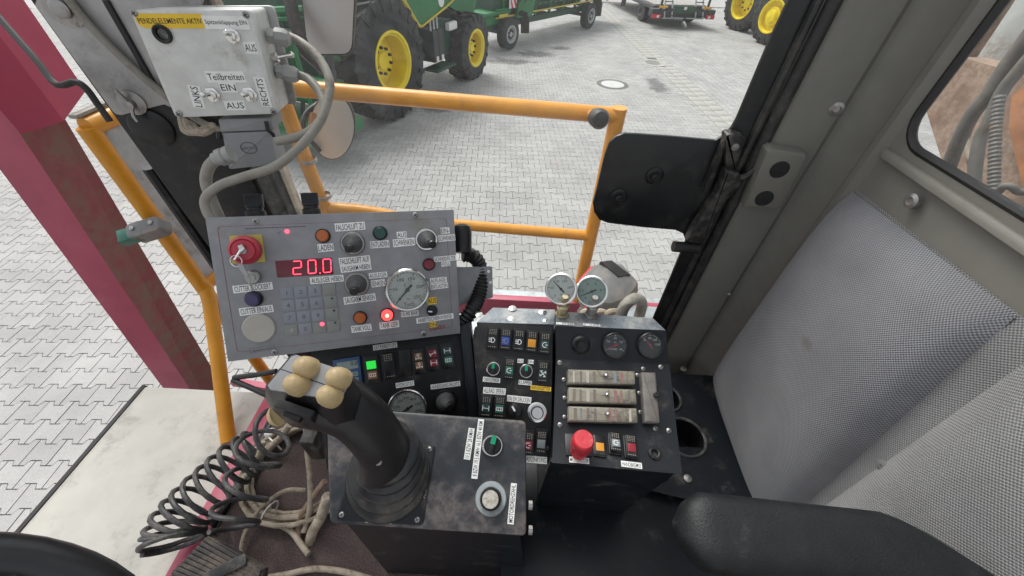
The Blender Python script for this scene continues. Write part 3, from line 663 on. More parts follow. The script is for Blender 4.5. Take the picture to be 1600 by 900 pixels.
mb = MB(); mb.box((1.95, -.25, .52), (.8, .4, .05), .01); mb.box((2.4, -.6, 1.0), (.6, .5, .7), .03); mb.build('step', ['green_dark'], t)
mb = MB(); mb.box((2.5, -.22, 1.25), (.35, .1, .16), .02); mb.build('white_box', ['warn_white'], t)
mb = MB(); mb.tube(spline([(3.4, -.4, 1.55), (3.9, -.35, 1.75), (4.3, -.5, 1.65), (4.5, -.5, 2.1)], 5), .03, 6); mb.build('handrail', ['rim_grey'], t)
# crop header ahead of the front wheels
for i, (a_, n_, z_, d_) in enumerate([(-2.0, -.9, .5, (1.0, 2.6, .18)), (-1.9, -.8, 1.15, (.14, 2.4, .14)), (-1.9, -.6, 1.75, (.16, 2.3, .12)), (-1.45, -.25, 1.0, (.12, .12, 1.7)), (-1.75, -1.1, 1.0, (.12, .12, 1.7)), (-2.05, -.55, .95, (.1, .1, 1.5)), (-2.4, -.4, .8, (.5, .08, .5)), (-1.6, -1.6, 2.2, (.2, 1.4, .2))]):
    mb = MB(); mb.box((a_, n_, z_), d_, .015); mb.build('header_beam', ['green_paint' if i != 2 else 'green_dark'], t)
for i in range(3):
    mb = MB(); mb.tube(spline([(-1.5-.2*i, -.3-.2*i, 1.9), (-1.55-.2*i, -.15-.2*i, 1.2), (-1.7-.2*i, -.25-.2*i, .7), (-1.9, -.5, .45)], 6), .035, 7); mb.build('hydraulic_hose', ['machine_dark'], t)
def hpt(x, y, off): P = ppl(x, y, hs.O+hs.n*off, hs.n)-hs.O; return (P.dot(hs.a), off, P.z)
for pa, pb, off, r_ in (((400, 18), (520, 12), -.35, .05), ((405, 32), (525, 28), -.45, .035), ((440, 75), (530, 92), -.3, .05), ((470, 120), (535, 128), -.3, .04), ((455, 60), (492, 185), -.2, .035), ((500, 100), (512, 190), -.25, .03), ((520, 95), (505, 120), -.2, .03), ((455, 150), (520, 165), -.4, .06), ((430, 40), (470, 110), -.5, .05)):
    mb = MB(); mb.tube([hpt(*pa, off), hpt(*pb, off)], r_, 6); mb.build('header_tube', ['green_paint'], t)
mb = MB(); mb.box((-1.3, -1.2, 1.6), (.7, 1.2, 1.4), .05); mb.build('feed_housing', ['green_dark'], t)
def warnplate(parent, M, w, h, stripes=3):
    mb = MB(); mb.box((0, 0, 0), (w, h, .012), .003); p = mb.build('warning_plate', ['warn_white'], parent, M)
    s_ = MB()
    for k in range(-1, stripes):
        x0 = -w/2+w*(k+.0)/stripes*1.0; bw = w/stripes*.5
        q = [(x0, -h/2), (x0+bw, -h/2), (x0+bw+h*.6, h/2), (x0+h*.6, h/2)]
        q = [(max(-w/2, min(w/2, a)), b) for a, b in q]
        if abs(q[1][0]-q[0][0])+abs(q[2][0]-q[3][0]) > .01: s_.prism(q, .007, .009)
    s_.build('red_stripe', ['warn_red'], p)
warnplate(t, T3(-2.35, -.3, 1.62) @ Matrix.Rotation(-math.pi/2, 4, 'X') @ Matrix.Rotation(math.pi, 4, 'X') @ Matrix.Rotation(.3, 4, 'Z'), .3, .3, 2)
# header trailer
ts = Side((-.44, 14.2, 0), (.596, .803, 0))
t = thing('header_trailer', 'long green harvester header on a low two-axle transport trailer', 'trailer', ts.M); TM = ts.M.inverted()
wheel_local(t, TM, ts.W(.0, 0, .44), ts.n, .45, .26, .22, lugs=0, rim='rim_grey', dish=.05, nuts=6, hubr=.08)
wheel_local(t, TM, ts.W(4.98, 0, .44), ts.n, .45, .26, .22, lugs=0, rim='rim_grey', dish=.05, nuts=6, hubr=.08)
mb = MB(); mb.box((2.3, -.5, .62), (8.5, .16, .16), .01); mb.box((2.3, -1.6, .62), (8.5, .16, .16), .01)
for k in range(6): mb.box((-1.6+1.5*k, -1.05, .62), (.12, 1.0, .12))
mb.build('frame', ['green_dark'], t)
for k in (0, 4.98): mb = MB(); mb.box((k, -.9, .44), (.12, 1.4, .1)); mb.build('axle', ['machine_dark'], t)
mb = MB(); mb.box((3.4, -1.0, 1.25), (7.6, 1.2, .75), .1); mb.build('header_body', ['green_dark'], t)
for k in range(9):
    mb = MB(); mb.box((.0+.85*k, -.36, 1.2), (.07, .08, .9), .01); mb.build('upright', ['green_paint'], t)
for z_, m_ in ((.86, 'stripe_yellow'), (1.05, 'green_paint'), (1.35, 'green_paint'), (1.62, 'green_dark')):
    mb = MB(); mb.tube([(-.4, -.30, z_), (7.3, -.30, z_*1.0)], .035 if m_ != 'stripe_yellow' else .025, 6); mb.build('rail', [m_], t)
mb = MB()
for k in range(22): mb.tube([(.3+.32*k, -.28, 1.0), (.55+.32*k, -.1, 1.25), (.5+.32*k, -.3, 1.5)], .02, 5)
o = mb.build('reel_tine', ['machine_dark'], t)
for k in range(3): mb = MB(); mb.box((1.6+1.7*k, -.18, .95+.1*k), (.5, .12, .09), .01, 0, Matrix.Rotation(-.35, 4, 'Y')); mb.build('strut', ['rust_orange'], t)
mb = MB(); sideprism(mb, [(.45, .8), (1.25, .78), (1.5, 1.55), (.55, 1.7)], -.24, -.14, .02); mb.build('shield', ['green_paint'], t)
warnplate(t, T3(.32, -.2, 1.28) @ Matrix.Rotation(math.pi/2, 4, 'X') @ Matrix.Rotation(math.pi, 4, 'Y'), .42, .42, 2)
mb = MB(); mb.box((-.35, -.6, .98), (1.2, .7, .1), .02); mb.box((-.35, -.6, .8), (.9, .5, .25), .02); mb.build('toolbox', ['green_paint'], t)
mb = MB(); mb.box((-.2, -.16, .93), (.4, .02, .07)); mb.build('reflector', ['stripe_yellow'], t)
for a_ in (.62, 5.45):
    mb = MB(); mb.tube([(a_-.1, -.13, .92), (a_+.15, -.13, .85), (a_+.25, -.13, .62), (a_+.27, -.13, .35)], .14, 4, flat=.25); mb.build('mudguard', ['rubber'], t)
mb = MB(); mb.tube([(7.0, -.6, 1.0), (8.2, -.35, .98)], .05, 6); mb.build('rear_arm', ['green_dark'], t)
mb = MB(); mb.box((8.25, -.3, .75), (.16, .14, .62), .03); mb.build('tail_light', ['machine_dark'], t)
# flatbed trailer seen from behind
O = V((6.45, 19.3, 0)); ex = V((.985, .17, 0)).normalized(); ey = V((-ex.y, ex.x, 0))
t = thing('flatbed_trailer', 'low flatbed trailer with grey loading ramps and red-white warning plates', 'trailer', basis(O, ex, ey, ZU*.82))
mb = MB(); mb.box((0, .25, .62), (2.75, .35, .34), .03); mb.build('rear_beam', ['machine_dark'], t)
mb = MB(); mb.box((0, 3.5, .78), (2.5, 6.2, .16), .01); mb.build('frame', ['machine_dark'], t)
for k in range(9):
    mb = MB(); mb.box((-1.0+.25*k, 3.3, .89), (.235, 5.6, .05), .006); mb.build('deck_plank', ['deck_wood'], t)
for s_ in (-1, 1):
    mb = MB(); mb.box((s_*1.18, .04, .50), (.36, .08, .17), .02); l_ = mb.build('tail_light', ['tail_red'], t)
    mb = MB(); mb.box((s_*1.12, -.005, .50), (.1, .01, .1)); mb.build('light_lens', ['warn_white'], l_)
    mb = MB(); mb.box((s_*.95, .05, .88), (.36, .03, .09), .01); mb.build('reflector', ['reflector'], t)
    for q in (-.16, .16):
        mb = MB(); mb.tube([(s_*.68+q, -.02, .45), (s_*.66+q, .35, 1.2), (s_*.64+q, .75, 2.1)], .035, 6); mb.build('ramp_rail', ['rim_grey'], t)
    for k in range(6):
        mb = MB(); y_, z_ = -.02+.13*k, .55+.26*k; mb.tube([(s_*.67-.16, y_, z_), (s_*.67+.16, y_, z_)], .022, 5); mb.build('ramp_rung', ['machine_dark'], t)
    mb = MB(); mb.box((s_*1.02, .15, 1.25), (.07, .07, 1.1), .01); mb.build('post', ['machine_dark'], t)
    warnplate(t, T3(s_*1.12, .08, 1.55) @ Matrix.Rotation(math.pi/2, 4, 'X'), .46, .46, 2)
    w_ = MB(); w_.lathe([(.2, -.3), (.4, -.28), (.42, -.05), (.4, 0), (.2, .02), (.1, -.05), (1e-7, -.05)], 24); w_.build('wheel', ['tyre'], t, T3(s_*1.2, 1.6, .42) @ Matrix.Rotation(s_*math.pi/2, 4, 'Y'))
mb = MB(); mb.box((0, .06, .78), (.95, .04, .3), .01); p = mb.build('number_board', ['green_dark'], t)
mb = MB(); mb.box((0, .035, .84), (.12, .012, .12), .003); mb.build('emblem', ['warn_white'], p)
mb = MB(); mb.tube([(-.9, .0, .44), (.9, .0, .44)], .03, 6); mb.build('bumper_bar', ['rim_grey'], t)
mb = MB(); mb.lathe([(.05, -.04), (.17, -.04), (.17, .04), (.05, .04)], 20); mb.build('jockey_wheel', ['rim_grey'], t, T3(.05, -.12, .19) @ Matrix.Rotation(math.pi/2-.5, 4, 'Y'))
mb = MB(); mb.box((.05, -.05, .36), (.06, .06, .3)); mb.build('jockey_stem', ['machine_dark'], t)
# second tractor, beside the trailer
tr = Side((9.34, 17.55, 0), (.06, -1.0, 0))
t = thing('tractor', 'tractor with yellow rims parked beside the flatbed trailer', 'tractor', tr.M); RM = tr.M.inverted()
wl = V((-.93, -.37, 0)).normalized()
wheel_local(t, RM, V((8.86, 17.15, .86)), wl, .88, .55, .50, lugs=18, dish=.1, nuts=0, hubr=.2, convex=True)
wheel_local(t, RM, V((8.75, 19.6, .92)), wl, .97, .6, .52, lugs=20, dish=.28, nuts=8)
mb = MB(); mb.box((1.0, 1.2, 1.0), (4.0, .8, .6), .05)
mb.v = [tuple(V((p[0]-2, p[1]-1.9+.0, p[2]))) for p in mb.v]; mb.build('chassis', ['machine_dark'], t)
mb = MB(); mb.box((-1.3, -.45, .95), (.5, 1.2, .4), .05); mb.build('front_axle', ['machine_dark'], t)
mb = MB(); mb.box((-.3, -.5, .85), (.4, 1.0, .35), .05); mb.build('rear_axle', ['machine_dark'], t)
mb = MB(); mb.box((-1.0, -1.2, 1.9), (3.4, 1.0, 1.0), .1); mb.build('bonnet', ['green_paint'], t)
# red drawbar on the ground far behind
mb = MB(); P = pz(965, 4, 0)
mb.box((0, 0, .18), (2.6, .12, .12), .02); mb.box((-1.0, 0, .08), (.12, .5, .16), .02); mb.box((1.0, 0, .08), (.12, .5, .16), .02)
tag(mb.build('drawbar', ['warn_red'], None, Matrix.Translation((P.x-.6, P.y+.4, 0))), 'low red steel bar lying on feet far across the yard', 'bar')
# ================================================================ RAILINGS, BOOM, PLATFORM
ZF, ZP = HC-1.15, HC-1.20
XR = .60; YW = .745; YR = 1.07
t = thing('side_railing', 'yellow tubular safety railing outside the side window', 'railing', py(905, 440, YR))
TI = t.matrix_world.inverted()
def tubeW(name, pts, r, m, parent, Ti, n=10, sp=0):
    P = [Ti @ V(p) for p in pts]
    if sp: P = spline(P, sp)
    mb = MB(); mb.tube(P, r, n); return mb.build(name, [m], parent)
a, b = py(450, 137, YR), py(965, 181, YR)
tubeW('top_rail', [a, b], .021, 'yellow_tube', t, TI, 12)
tubeW('post', [b+V((0, 0, .021)), V((b.x, YR, ZP+.0))], .021, 'yellow_tube', t, TI, 12)
c = py(447, 165, YR); e = py(515, 330, YR); tubeW('post', [V((c.x-.005, YR, c.z+.06)), V((e.x, YR, ZP))], .021, 'yellow_tube', t, TI, 12)
l0, l1 = py(735, 352, YR), py(918, 368, YR)
tubeW('lower_rail', [l0+V((-.18, 0, .005)), l1], .018, 'yellow_tube', t, TI, 12)
q0 = py(436, 332, YR-.06); q1 = py(470, 325, YR); q2 = py(560, 328, YR)
tubeW('lower_rail', [q0+V((-.1, -.06, -.06)), q0, q1, q2, l0+V((-.18, 0, .005))], .019, 'yellow_tube', t, TI, 10, 4)
for p_ in ((478, 250), (502, 306)):
    P = py(*p_, YR); mb = MB(); mb.lathe([(.0225, -.006), (.0245, -.004), (.0245, .004), (.0225, .006)], 16, caps=False); mb.build('clamp_band', ['steel'], t, Matrix.Translation(TI @ V((c.x+(e.x-c.x)*((c.z-P.z)/(c.z-e.z)), YR, P.z))))
st = py(921, 178, YR); en = py(935, 185, YR-.09)
tubeW('stop_stem', [st, en], .012, 'yellow_tube', t, TI)
mb = MB(); mb.lathe([(.015, -.028), (.022, -.022), (.024, .012), (.018, .024), (1e-7, .026)], 18); mb.build('rubber_stop', ['rubber'], t, TI @ axis(en, en-st))
# front gate: yellow frame, sheet infill, latch, brace
XG = -1.0; YG = .86
t = thing('platform_gate', 'yellow tube gate frame with grey sheet infill beside the red boom', 'gate', V((XG, YG, ZP))); TI = t.matrix_world.inverted()
g1 = px(108, 212, XG); g2 = px(300, 475, XG); g1 = V((XG, YG, g1.z)); g2 = V((XG, YG, g2.z))
tubeW('upright', [g1, V((XG, YG, ZP-.25))], .021, 'yellow_tube', t, TI, 12)
tubeW('top_tube', [g1, g1+V((.03, .30, 0))], .021, 'yellow_tube', t, TI, 12)
tubeW('lower_tube', [g2+V((0, 0, .01)), g2+V((.03, .30, .01))], .021, 'yellow_tube', t, TI, 12)
ft = V(pz(357, 690, ZP)); tubeW('brace', [g2+V((0, 0, .03)), g2+V((.02, -.03, -.03)), ft], .021, 'yellow_tube', t, TI, 12, 3)
mb = MB(); mb.hexa([TI @ V(p) for p in ((XG-.004, YG+.015, g2.z+.02), (XG+.004, YG+.015, g2.z+.02), (XG+.034, YG+.30, g2.z+.02), (XG+.026, YG+.30, g2.z+.02), (XG-.004, YG+.015, g1.z-.015), (XG+.004, YG+.015, g1.z-.015), (XG+.034, YG+.30, g1.z-.015), (XG+.026, YG+.30, g1.z-.015))]); mb.build('sheet_infill', ['galv'], t)
mb = MB(); mb.box((0, 0, 0), (.020, .30, .010), .003); mb.build('rubber_strip', ['cable_grey'], t, TI @ Matrix.Translation(g1+V((-.004, .14, .026))))
lf = Fr(px(228, 357, XG+.03), _R+_U*.35, -_F+_U*.2); mb = MB(); mb.prism([(x, y) for x, y in rrect(-.042, -.021, .042, .021, .012, 4)], -.03, .012, .004); lt = mb.build('latch_block', ['lamp_housing'], t, TI @ lf.M)
mb = MB(); mb.box((-.045, -.003, -.008), (.05, .036, .035), .006); mb.build('green_sleeve', ['green_lens'], lt)
for s_ in (-1, 1): mb = MB(); mb.lathe([(.006, 0), (.006, .003), (1e-7, .004)], 8); mb.build('bolt_head', ['steel'], lt, T3(s_*.024, .004, .012))
# red boom column
t = thing('boom_column', 'tall red steel boom column with a shaded side coloured brown behind the platform', 'boom', V((-1.5, 1.05, 0))); TI = t.matrix_world.inverted()
def col_pt(x, y, Y): return py(x, y, Y)
bl, bm, br = py(271, 628, .98), py(311, 629, .98), py(366, 634, 1.10)
tl_, tm_ = py(-5, 258, 1.06), py(52, 240, 1.06); tr_ = py(110, 200, 1.2)
def ext(a, b, z): k = (z-a.z)/(b.z-a.z); return a+(b-a)*k
zt, zb = 3.02, .35
def column(edges, name, m, parent, faces, z0, z1):
    mb = MB(); n = len(edges); vs = [ext(a, b, z0) for a, b in edges]+[ext(a, b, z1) for a, b in edges]
    fs = [(i, (i+1) % n, n+(i+1) % n, n+i) for i in range(n)]+[tuple(range(n))[::-1], tuple(range(n, 2*n))]
    mb.add([TI @ v for v in vs], fs)
    mb.m = [faces[i] if i < n else 0 for i in range(n)]+[0, 0]
    return mb.build(name, m, parent, ang=20)
back = V((-.10, .22, 0))
column([(bl, tl_), (bm, tm_), (br, tr_), (bl+back, tl_+back)], 'column', ['red_paint', 'red_shade'], t, [0, 1, 1, 0], zb, zt)
k2 = py(100, 189, 1.0); zz0 = k2.z; k1 = pz(33, 210, zz0); k3 = pz(134, 142, zz0)
hv = MB()
kl = pz(-40, 120, zz0); pts = [kl, k1, k2, k3, k3+V((-.5, .25, 0))]
hv.prism([((TI @ p).x, (TI @ p).y) for p in pts], zz0, 4.3, 0); hv.build('boom_head', ['red_paint'], t, ang=20)
mb = MB(); mb.box((0, 0, .18), (.7, .8, .36), .02); mb.build('foot', ['red_shade'], t)
# platform tread, sill, outer step
mb = MB(); pp = [pz(240, 630, ZP), pz(444, 641, ZP), pz(262, 905, ZP), pz(20, 905, ZP)]
mb.prism([(-1.27, -.4), (-.80, -.4), (-.80, .665), (-1.235, .665)], ZP-.03, ZP, .004)
t = tag(mb.build('platform_plate', ['platform_white']), 'pale grey platform plate below the yellow gate brace', 'platform')
mb = MB(); mb.tube([(-1.272, -.4, ZP-.004), (-1.24, .668, ZP-.004)], .010, 6); mb.build('edge_strip', ['rubber'], t)
mb = MB(); mb.prism([(-.798, -.5), (-.735, -.5), (-.735, .70), (-.798, .70)], ZP-.06, ZP+.035, .01); t = tag(mb.build('cab_sill', ['red_paint']), 'red painted cab sill between platform plate and floor mat', 'sill')
mb = MB(); mb.box((-.725, .1, ZP+.03), (.018, 1.15, .05), .003); mb.build('sill_angle', ['black_metal'], t)
t = thing('chassis_frame', 'red steel chassis beams carrying the cab and platform', 'chassis', V((0, .6, .9)))
for n_, c_, d_ in (('side_beam', (.55, .38, .62), (2.9, .10, .24)), ('side_beam', (.55, -.9, .62), (3.0, .12, .3)), ('cross_beam', (-.7, -.2, .75), (.12, 1.4, .2)), ('cross_beam', (.9, -.2, .75), (.12, 1.4, .2))):
    mb = MB(); mb.box(c_, d_, .01); mb.build(n_, ['red_paint'], t)
mb = MB(); mb.box((.35, .64, .83), (2.1, .30, .025), .004); mb.build('outer_step', ['galv'], t)
mb = MB(); mb.box((.45, .46, 1.075), (2.3, .03, .10), .006); mb.build('toe_board', ['red_paint'], t)
mb = MB(); mb.box((.0, -.3, .35), (1.2, .9, .5), .05); mb.build('axle_housing', ['machine_dark'], t)
for s_ in (-1, 1):
    w_ = MB(); w_.lathe([(.3, -.5), (.78, -.48), (.82, -.4), (.82, -.1), (.78, -.02), (.3, 0), (.28, -.1), (1e-7, -.1)], 36); w_.build('wheel', ['tyre'], t, T3(.45+s_*1.1, .2, -.08) @ Matrix.Rotation(math.pi/2, 4, 'X') @ Matrix.Rotation(math.pi, 4, 'X'))
# thin red bar below the railing
P0, P1 = pd(365, 597, 1.75), pd(470, 612, 1.7)
mb = MB(); mb.tube([P0, P1], .02, 4); tag(mb.build('red_crossbar', ['red_paint']), 'thin red crossbar behind the joystick head and the yellow gate', 'bar')

# ================================================================ MIRRORS
def mirror(name, label, quad_px, d, roundm=False):
    f0 = Fr(pd(sum(p[0] for p in quad_px)/len(quad_px), sum(p[1] for p in quad_px)/len(quad_px), d), _R, V((.12, -.80, .05)) if not roundm else V((.25, -.85, .1)))
    t = thing(name, label, 'mirror', f0.M); P = f0.poly(quad_px)
    cx = sum(p[0] for p in P)/len(P); cy = sum(p[1] for p in P)/len(P)
    if len(P) < 8:
        Q = []
        for i in range(len(P)):
            a, b, c = V(P[i-1]), V(P[i]), V(P[(i+1) % len(P)]); r = .035
            a1 = b+(a-b).normalized()*r; c1 = b+(c-b).normalized()*r
            for k in range(5): s_ = k/4; Q.append(tuple(a1*(1-s_)**2+b*2*s_*(1-s_)+c1*s_*s_))
        P = Q
    big = [(cx+(x-cx)*1.07, cy+(y-cy)*1.055) for x, y in P]
    mb = MB(); mb.prism(big, -.05, .0, .006, 0, None, .02); h = mb.build('housing', ['rubber'], t)
    mb = MB(); mb.prism(P, -.01, .002, 0); mb.build('mirror_glass', ['mirror'], t)
    return t, f0
t, f0 = mirror('wide_mirror', 'rectangular mirror in a dark frame above the yellow railing', [(466, -60), (556, -60), (549, 84), (482, 84)], 1.35)
mb = MB(); mb.tube([f0.loc(pd(440, -60, 1.3)), f0.loc(pd(462, 40, 1.3)), f0.loc(pd(478, 82, 1.33)), f0.loc(pd(510, 110, 1.35))], .022, 8); mb.build('mirror_arm', ['rubber'], t)
mb = MB(); mb.tube([f0.loc(pd(515, 90, 1.36)), f0.loc(pd(520, 135, 1.37))], .016, 8); mb.build('mirror_stem', ['rubber'], t)
circ = [(519+34*math.cos(a), 198+50*math.sin(a)) for a in [2*math.pi*i/28 for i in range(28)]]
t, f0 = mirror('round_mirror', 'round convex mirror hanging under the yellow railing', circ, 1.28, True)
mb = MB(); mb.tube(spline([f0.loc(pd(503, 158, 1.26)), f0.loc(pd(478, 178, 1.24)), f0.loc(pd(475, 205, 1.24)), f0.loc(pd(500, 236, 1.30))], 6), .008, 8); mb.build('mirror_bracket', ['rubber'], t)
mb = MB(); mb.tube([f0.loc(pd(490, 178, 1.25)), f0.loc(pd(487, 205, 1.25))], .013, 8); mb.build('amber_marker', ['amber_dim'], t)

# ================================================================ WORK LAMP outside the window
wf = Fr(pd(950, 440, 1.26), _R, V((.1, -.35, .93)))
t = thing('work_lamp', 'grey dusty work lamp housing beyond the two top gauges', 'lamp', wf.M)
mb = MB(); P = wf.poly([(914, 428), (932, 408), (952, 404), (975, 406), (1003, 437), (1003, 448), (985, 470), (955, 482), (930, 480), (915, 455)], .05)
c = V((sum(p[0] for p in P)/len(P), sum(p[1] for p in P)/len(P)))
n = len(P); vs = [(*(c+(V(p)-c)*k), z) for k, z in ((.85, -.06), (1.0, -.03), (1.0, .02), (.80, .05), (.55, .058)) for p in P]
fs = [(k*n+i, k*n+(i+1) % n, (k+1)*n+(i+1) % n, (k+1)*n+i) for k in range(4) for i in range(n)]+[tuple(range(n))[::-1], tuple(4*n+i for i in range(n))]
mb.add(vs, fs); mb.build('housing', ['lamp_housing'], t)
mb = MB(); mb.prism(wf.poly([(938, 409), (955, 407), (985, 430), (966, 433)], .06), .045, .064, .003); mb.build('top_recess', ['rubber'], t)
mb = MB(); mb.tube([(c[0]+(p[0]-c[0])*1.02, c[1]+(p[1]-c[1])*1.02, .0) for p in P], .006, 6, closed=True); mb.build('lens_rim', ['tail_red'], t)
mb = MB(); mb.box((c[0], c[1], -.16), (.05, .05, .2), .004); mb.build('mount', ['lamp_housing'], t)
mb = MB(); mb.tube(spline([pd(968, 505, 1.1), pd(975, 480, 1.08), pd(992, 466, 1.08), pd(1003, 474, 1.12), pd(998, 495, 1.15)], 6), .016, 10); tag(mb.build('lamp_hose', ['cable_grey']), 'short grey hose arching beside the work lamp', 'hose')
mb = MB(); mb.box((0, 0, 0), (.16, .09, .06), .008); tag(mb.build('junction_box', ['galv'], None, Matrix.Translation(pd(1000, 503, 1.2))), 'small dusty grey box below the arching hose outside', 'box')
mb = MB()
for k in range(3): a_ = spline([pd(905+k*20, 500, 1.12), pd(912+k*20, 487, 1.1), pd(925+k*22, 489, 1.12), pd(930+k*24, 505, 1.15)], 5); mb.tube(a_, .008, 7)
tag(mb.build('outside_cables', ['cable_tan']), 'loose brown cables lying behind the top gauges', 'cable')

# ================================================================ CAB SHELL
cab = thing('machine_cab', 'grey-beige cab interior with side window, corner pillar and rear window', 'cab', V((0, 0, ZF)))
CI = cab.matrix_world.inverted()
def cabpart(mb, name, m, ang=38): return mb.build(name, m, cab, CI, ang)
mb = MB(); mb.prism([(-.735, -.9), (.62, -.9), (.62, .72), (-.735, .72)], ZF-.05, ZF, 0); cabpart(mb, 'floor_mat', ['floor_mat'])
# corner pillar trim: footprint polyline swept vertically
fp = [(.452, .742), (.472, .722), (.478, .718), (.540, .706), (.548, .706), (.560, .714), (.580, .700), (.590, .682), (.594, .660), (.588, .652), (.588, .640), (XR+.002, .628)]
mb = MB(); n = len(fp); zs = [ZF, 4.2]
mb.add([(x, y, z) for z in zs for x, y in fp], [(i, i+1, n+i+1, n+i) for i in range(n-1)]); mb.add([(x+.05, y+.06, z) for z in zs for x, y in fp], [(i+1, i, n+i, n+i+1) for i in range(n-1)])
cabpart(mb, 'corner_pillar', ['trim'], 30)
zw = px(1410, 222, XR).z-.004; yw = px(1410, 206, XR).y+.002
def wallfill(mb):
    R_ = .045; arc = [(yw-R_+R_*math.cos(a), zw+R_-R_*math.sin(a)) for a in [math.pi/2*i/6 for i in range(7)]]
    for x in (XR, XR+.012):
        f = [(x, .66, ZF), (x, -.9, ZF), (x, -.9, zw), (x, yw-R_, zw)]
        mb.add(f+[(x, .66, zw)], [(0, 1, 2, 3, 4)] if x == XR else [(4, 3, 2, 1, 0)])
        q = [(x, .66, zw), (x, yw-R_, zw)]+[(x, a, b) for a, b in arc[::-1][1:]]+[(x, yw, 4.2), (x, .66, 4.2)]
        mb.add(q, [tuple(range(len(q)))] if x == XR else [tuple(range(len(q)))[::-1]])
    return [(XR, yw-R_, zw)] and arc
mb = MB(); arc = wallfill(mb); cabpart(mb, 'rear_wall', ['trim'])
edge = [(XR, -.9, zw)]+[(XR, a, b) for a, b in arc[::-1]]+[(XR, yw, 4.2)]
mb = MB(); mb.tube([(XR+.004, y-.003, z+.003) for _, y, z in edge], .0065, 8); cabpart(mb, 'rear_window_seal', ['seal'])
mb = MB(); mb.add([(XR+.008, -.9, zw-.001), (XR+.008, yw+.001, zw-.001), (XR+.008, yw+.001, 4.2), (XR+.008, -.9, 4.2)], [(3, 2, 1, 0)]); cabpart(mb, 'rear_window_glass', ['glass_dusty'])
# soft moulded ledge below the rear window
mb = MB(); zl = px(1575, 438, XR).z
mb.prism([(XR-.012, -.9), (XR+.002, -.9), (XR+.002, yw+.02), (XR-.012, yw-.01)], zl+.035, zw-.012, .008); cabpart(mb, 'window_ledge', ['trim'])
for x_, y_, X_ in ((1307, 170, None), (1425, 314, XR-.012), (1139, 460, None)):
    P = px(x_, y_, X_) if X_ else ppl(x_, y_, V((.555, .70, 0)), V((-.35, -.94, 0)))
    nn = V((-1, 0, 0)) if X_ else V((-.35, -.94, 0)); s_ = 1.0 if y_ < 400 else .55
    mb = MB(); mb.lathe([(.011*s_, -.004), (.011*s_, .002), (.006*s_, .004), (.005*s_, .001), (1e-7, .001)], 16); mb.build('trim_screw', ['steel'], cab, CI @ axis(P, nn))
# bracket block on the pillar with two round plugs
bf = Fr(ppl(1205, 285, V((.50, .700, 0)), V((-.12, -.99, 0))), V((1, -.12, 0)), V((-.12, -.99, 0)))
mb = MB(); mb.prism(bf.poly([(1198, 236), (1206, 232), (1258, 239), (1262, 244), (1222, 322), (1215, 326), (1162, 323)], .012), -.03, .014, .006); o = mb.build('hinge_cover', ['trim'], cab, CI @ bf.M)
for p_ in ((1218, 265), (1194, 310)): mb = MB(); mb.lathe([(.0165, .008), (.0165, .0150), (1e-7, .0158)], 22); mb.build('round_plug', ['rubber'], o, T3(*bf.l(*p_, .014)))
# side window: glass, printed border with the hinge tab, seal
gf = Fr(V((0, YW, ZP+.3)), V((1, 0, 0)), V((0, -1, 0)))
mb = MB(); mb.add([(-.70, YW, ZF+.05), (.46, YW, ZF+.05), (.46, YW, 4.2), (-.70, YW, 4.2)], [(0, 1, 2, 3)]); cabpart(mb, 'side_window_glass', ['glass'])
frit = [(1251, -40), (1230, 0), (1197, 72), (1158, 165), (1150, 184), (1142, 198), (1131, 210), (1117, 218), (1050, 212), (993, 208), (975, 207), (962, 212), (952, 222), (945, 240), (931, 298), (926, 316), (928, 330), (936, 342), (949, 347), (1005, 354), (1055, 358), (1067, 364), (1071, 375), (1060, 401), (1044, 440), (1010, 520), (1000, 545), (1040, 560), (1290, -40)]
mb = MB(); mb.prism(gf.poly(frit, .004), .002, .008, .0015); fo = mb.build('window_border', ['frit'], cab, CI @ gf.M)
for p_ in ((1023, 276), (967, 308)):
    mb = MB(); mb.lathe([(.0185, .008), (.0185, .011), (.014, .0145), (.008, .0145), (.008, .020), (.006, .022), (1e-7, .022)], 20); mb.build('glass_bolt', ['rubber'], fo, T3(*gf.l(*p_, .012)))
sl = [ppl(x, y, V((.455, .728, 0)), V((-.4, -.9, 0))) for x, y in ((1302, -40), (1240, 115), (1180, 248), (1115, 385), (1040, 545))]
x0 = sum(p.x for p in sl)/5; mb = MB(); mb.tube([(x0+.002, .730, ZF), (x0+.002, .730, 4.2)], .012, 10); mb.tube([(x0-.018, .735, ZF), (x0-.018, .735, 4.2)], .008, 8); cabpart(mb, 'window_seal', ['seal_dusty'])
# upholstered rear panel and seat back
def cushion(name, corners, bulge, m, expo=5, nu=24, nv=24, parent=cab, Ti=CI, dirv=V((-1, 0, 0)), piping=True, shape=None):
    a, b, c, d = [V(p) for p in corners]; mb = MB(); vs = []; fs = []; uv = []
    for j in range(nv+1):
        for i in range(nu+1):
            u, v = i/nu, j/nv; P = (a*(1-u)+b*u)*(1-v)+(d*(1-u)+c*u)*v
            e = (1-abs(2*u-1)**expo)*(1-abs(2*v-1)**expo)
            P = P+dirv*(bulge*e**.55); vs.append(P); uv.append((u*(b-a).length, v*(d-a).length))
    fs = [(j*(nu+1)+i, j*(nu+1)+i+1, (j+1)*(nu+1)+i+1, (j+1)*(nu+1)+i) for j in range(nv) for i in range(nu)]
    mb.add(vs, fs); o = mb.build(name, [m], parent, Ti, 60)
    ul = o.data.uv_layers.new(name='UVMap')
    for l_ in o.data.loops: ul.data[l_.index].uv = uv[l_.vertex_index]
    if piping:
        mb = MB(); mb.tube([a+dirv*.004, b+dirv*.004, c+dirv*.004, d+dirv*.004], .0035, 8, closed=True); mb.build('piping', ['fabric_pipe'], o)
    return o
XC = XR-.004
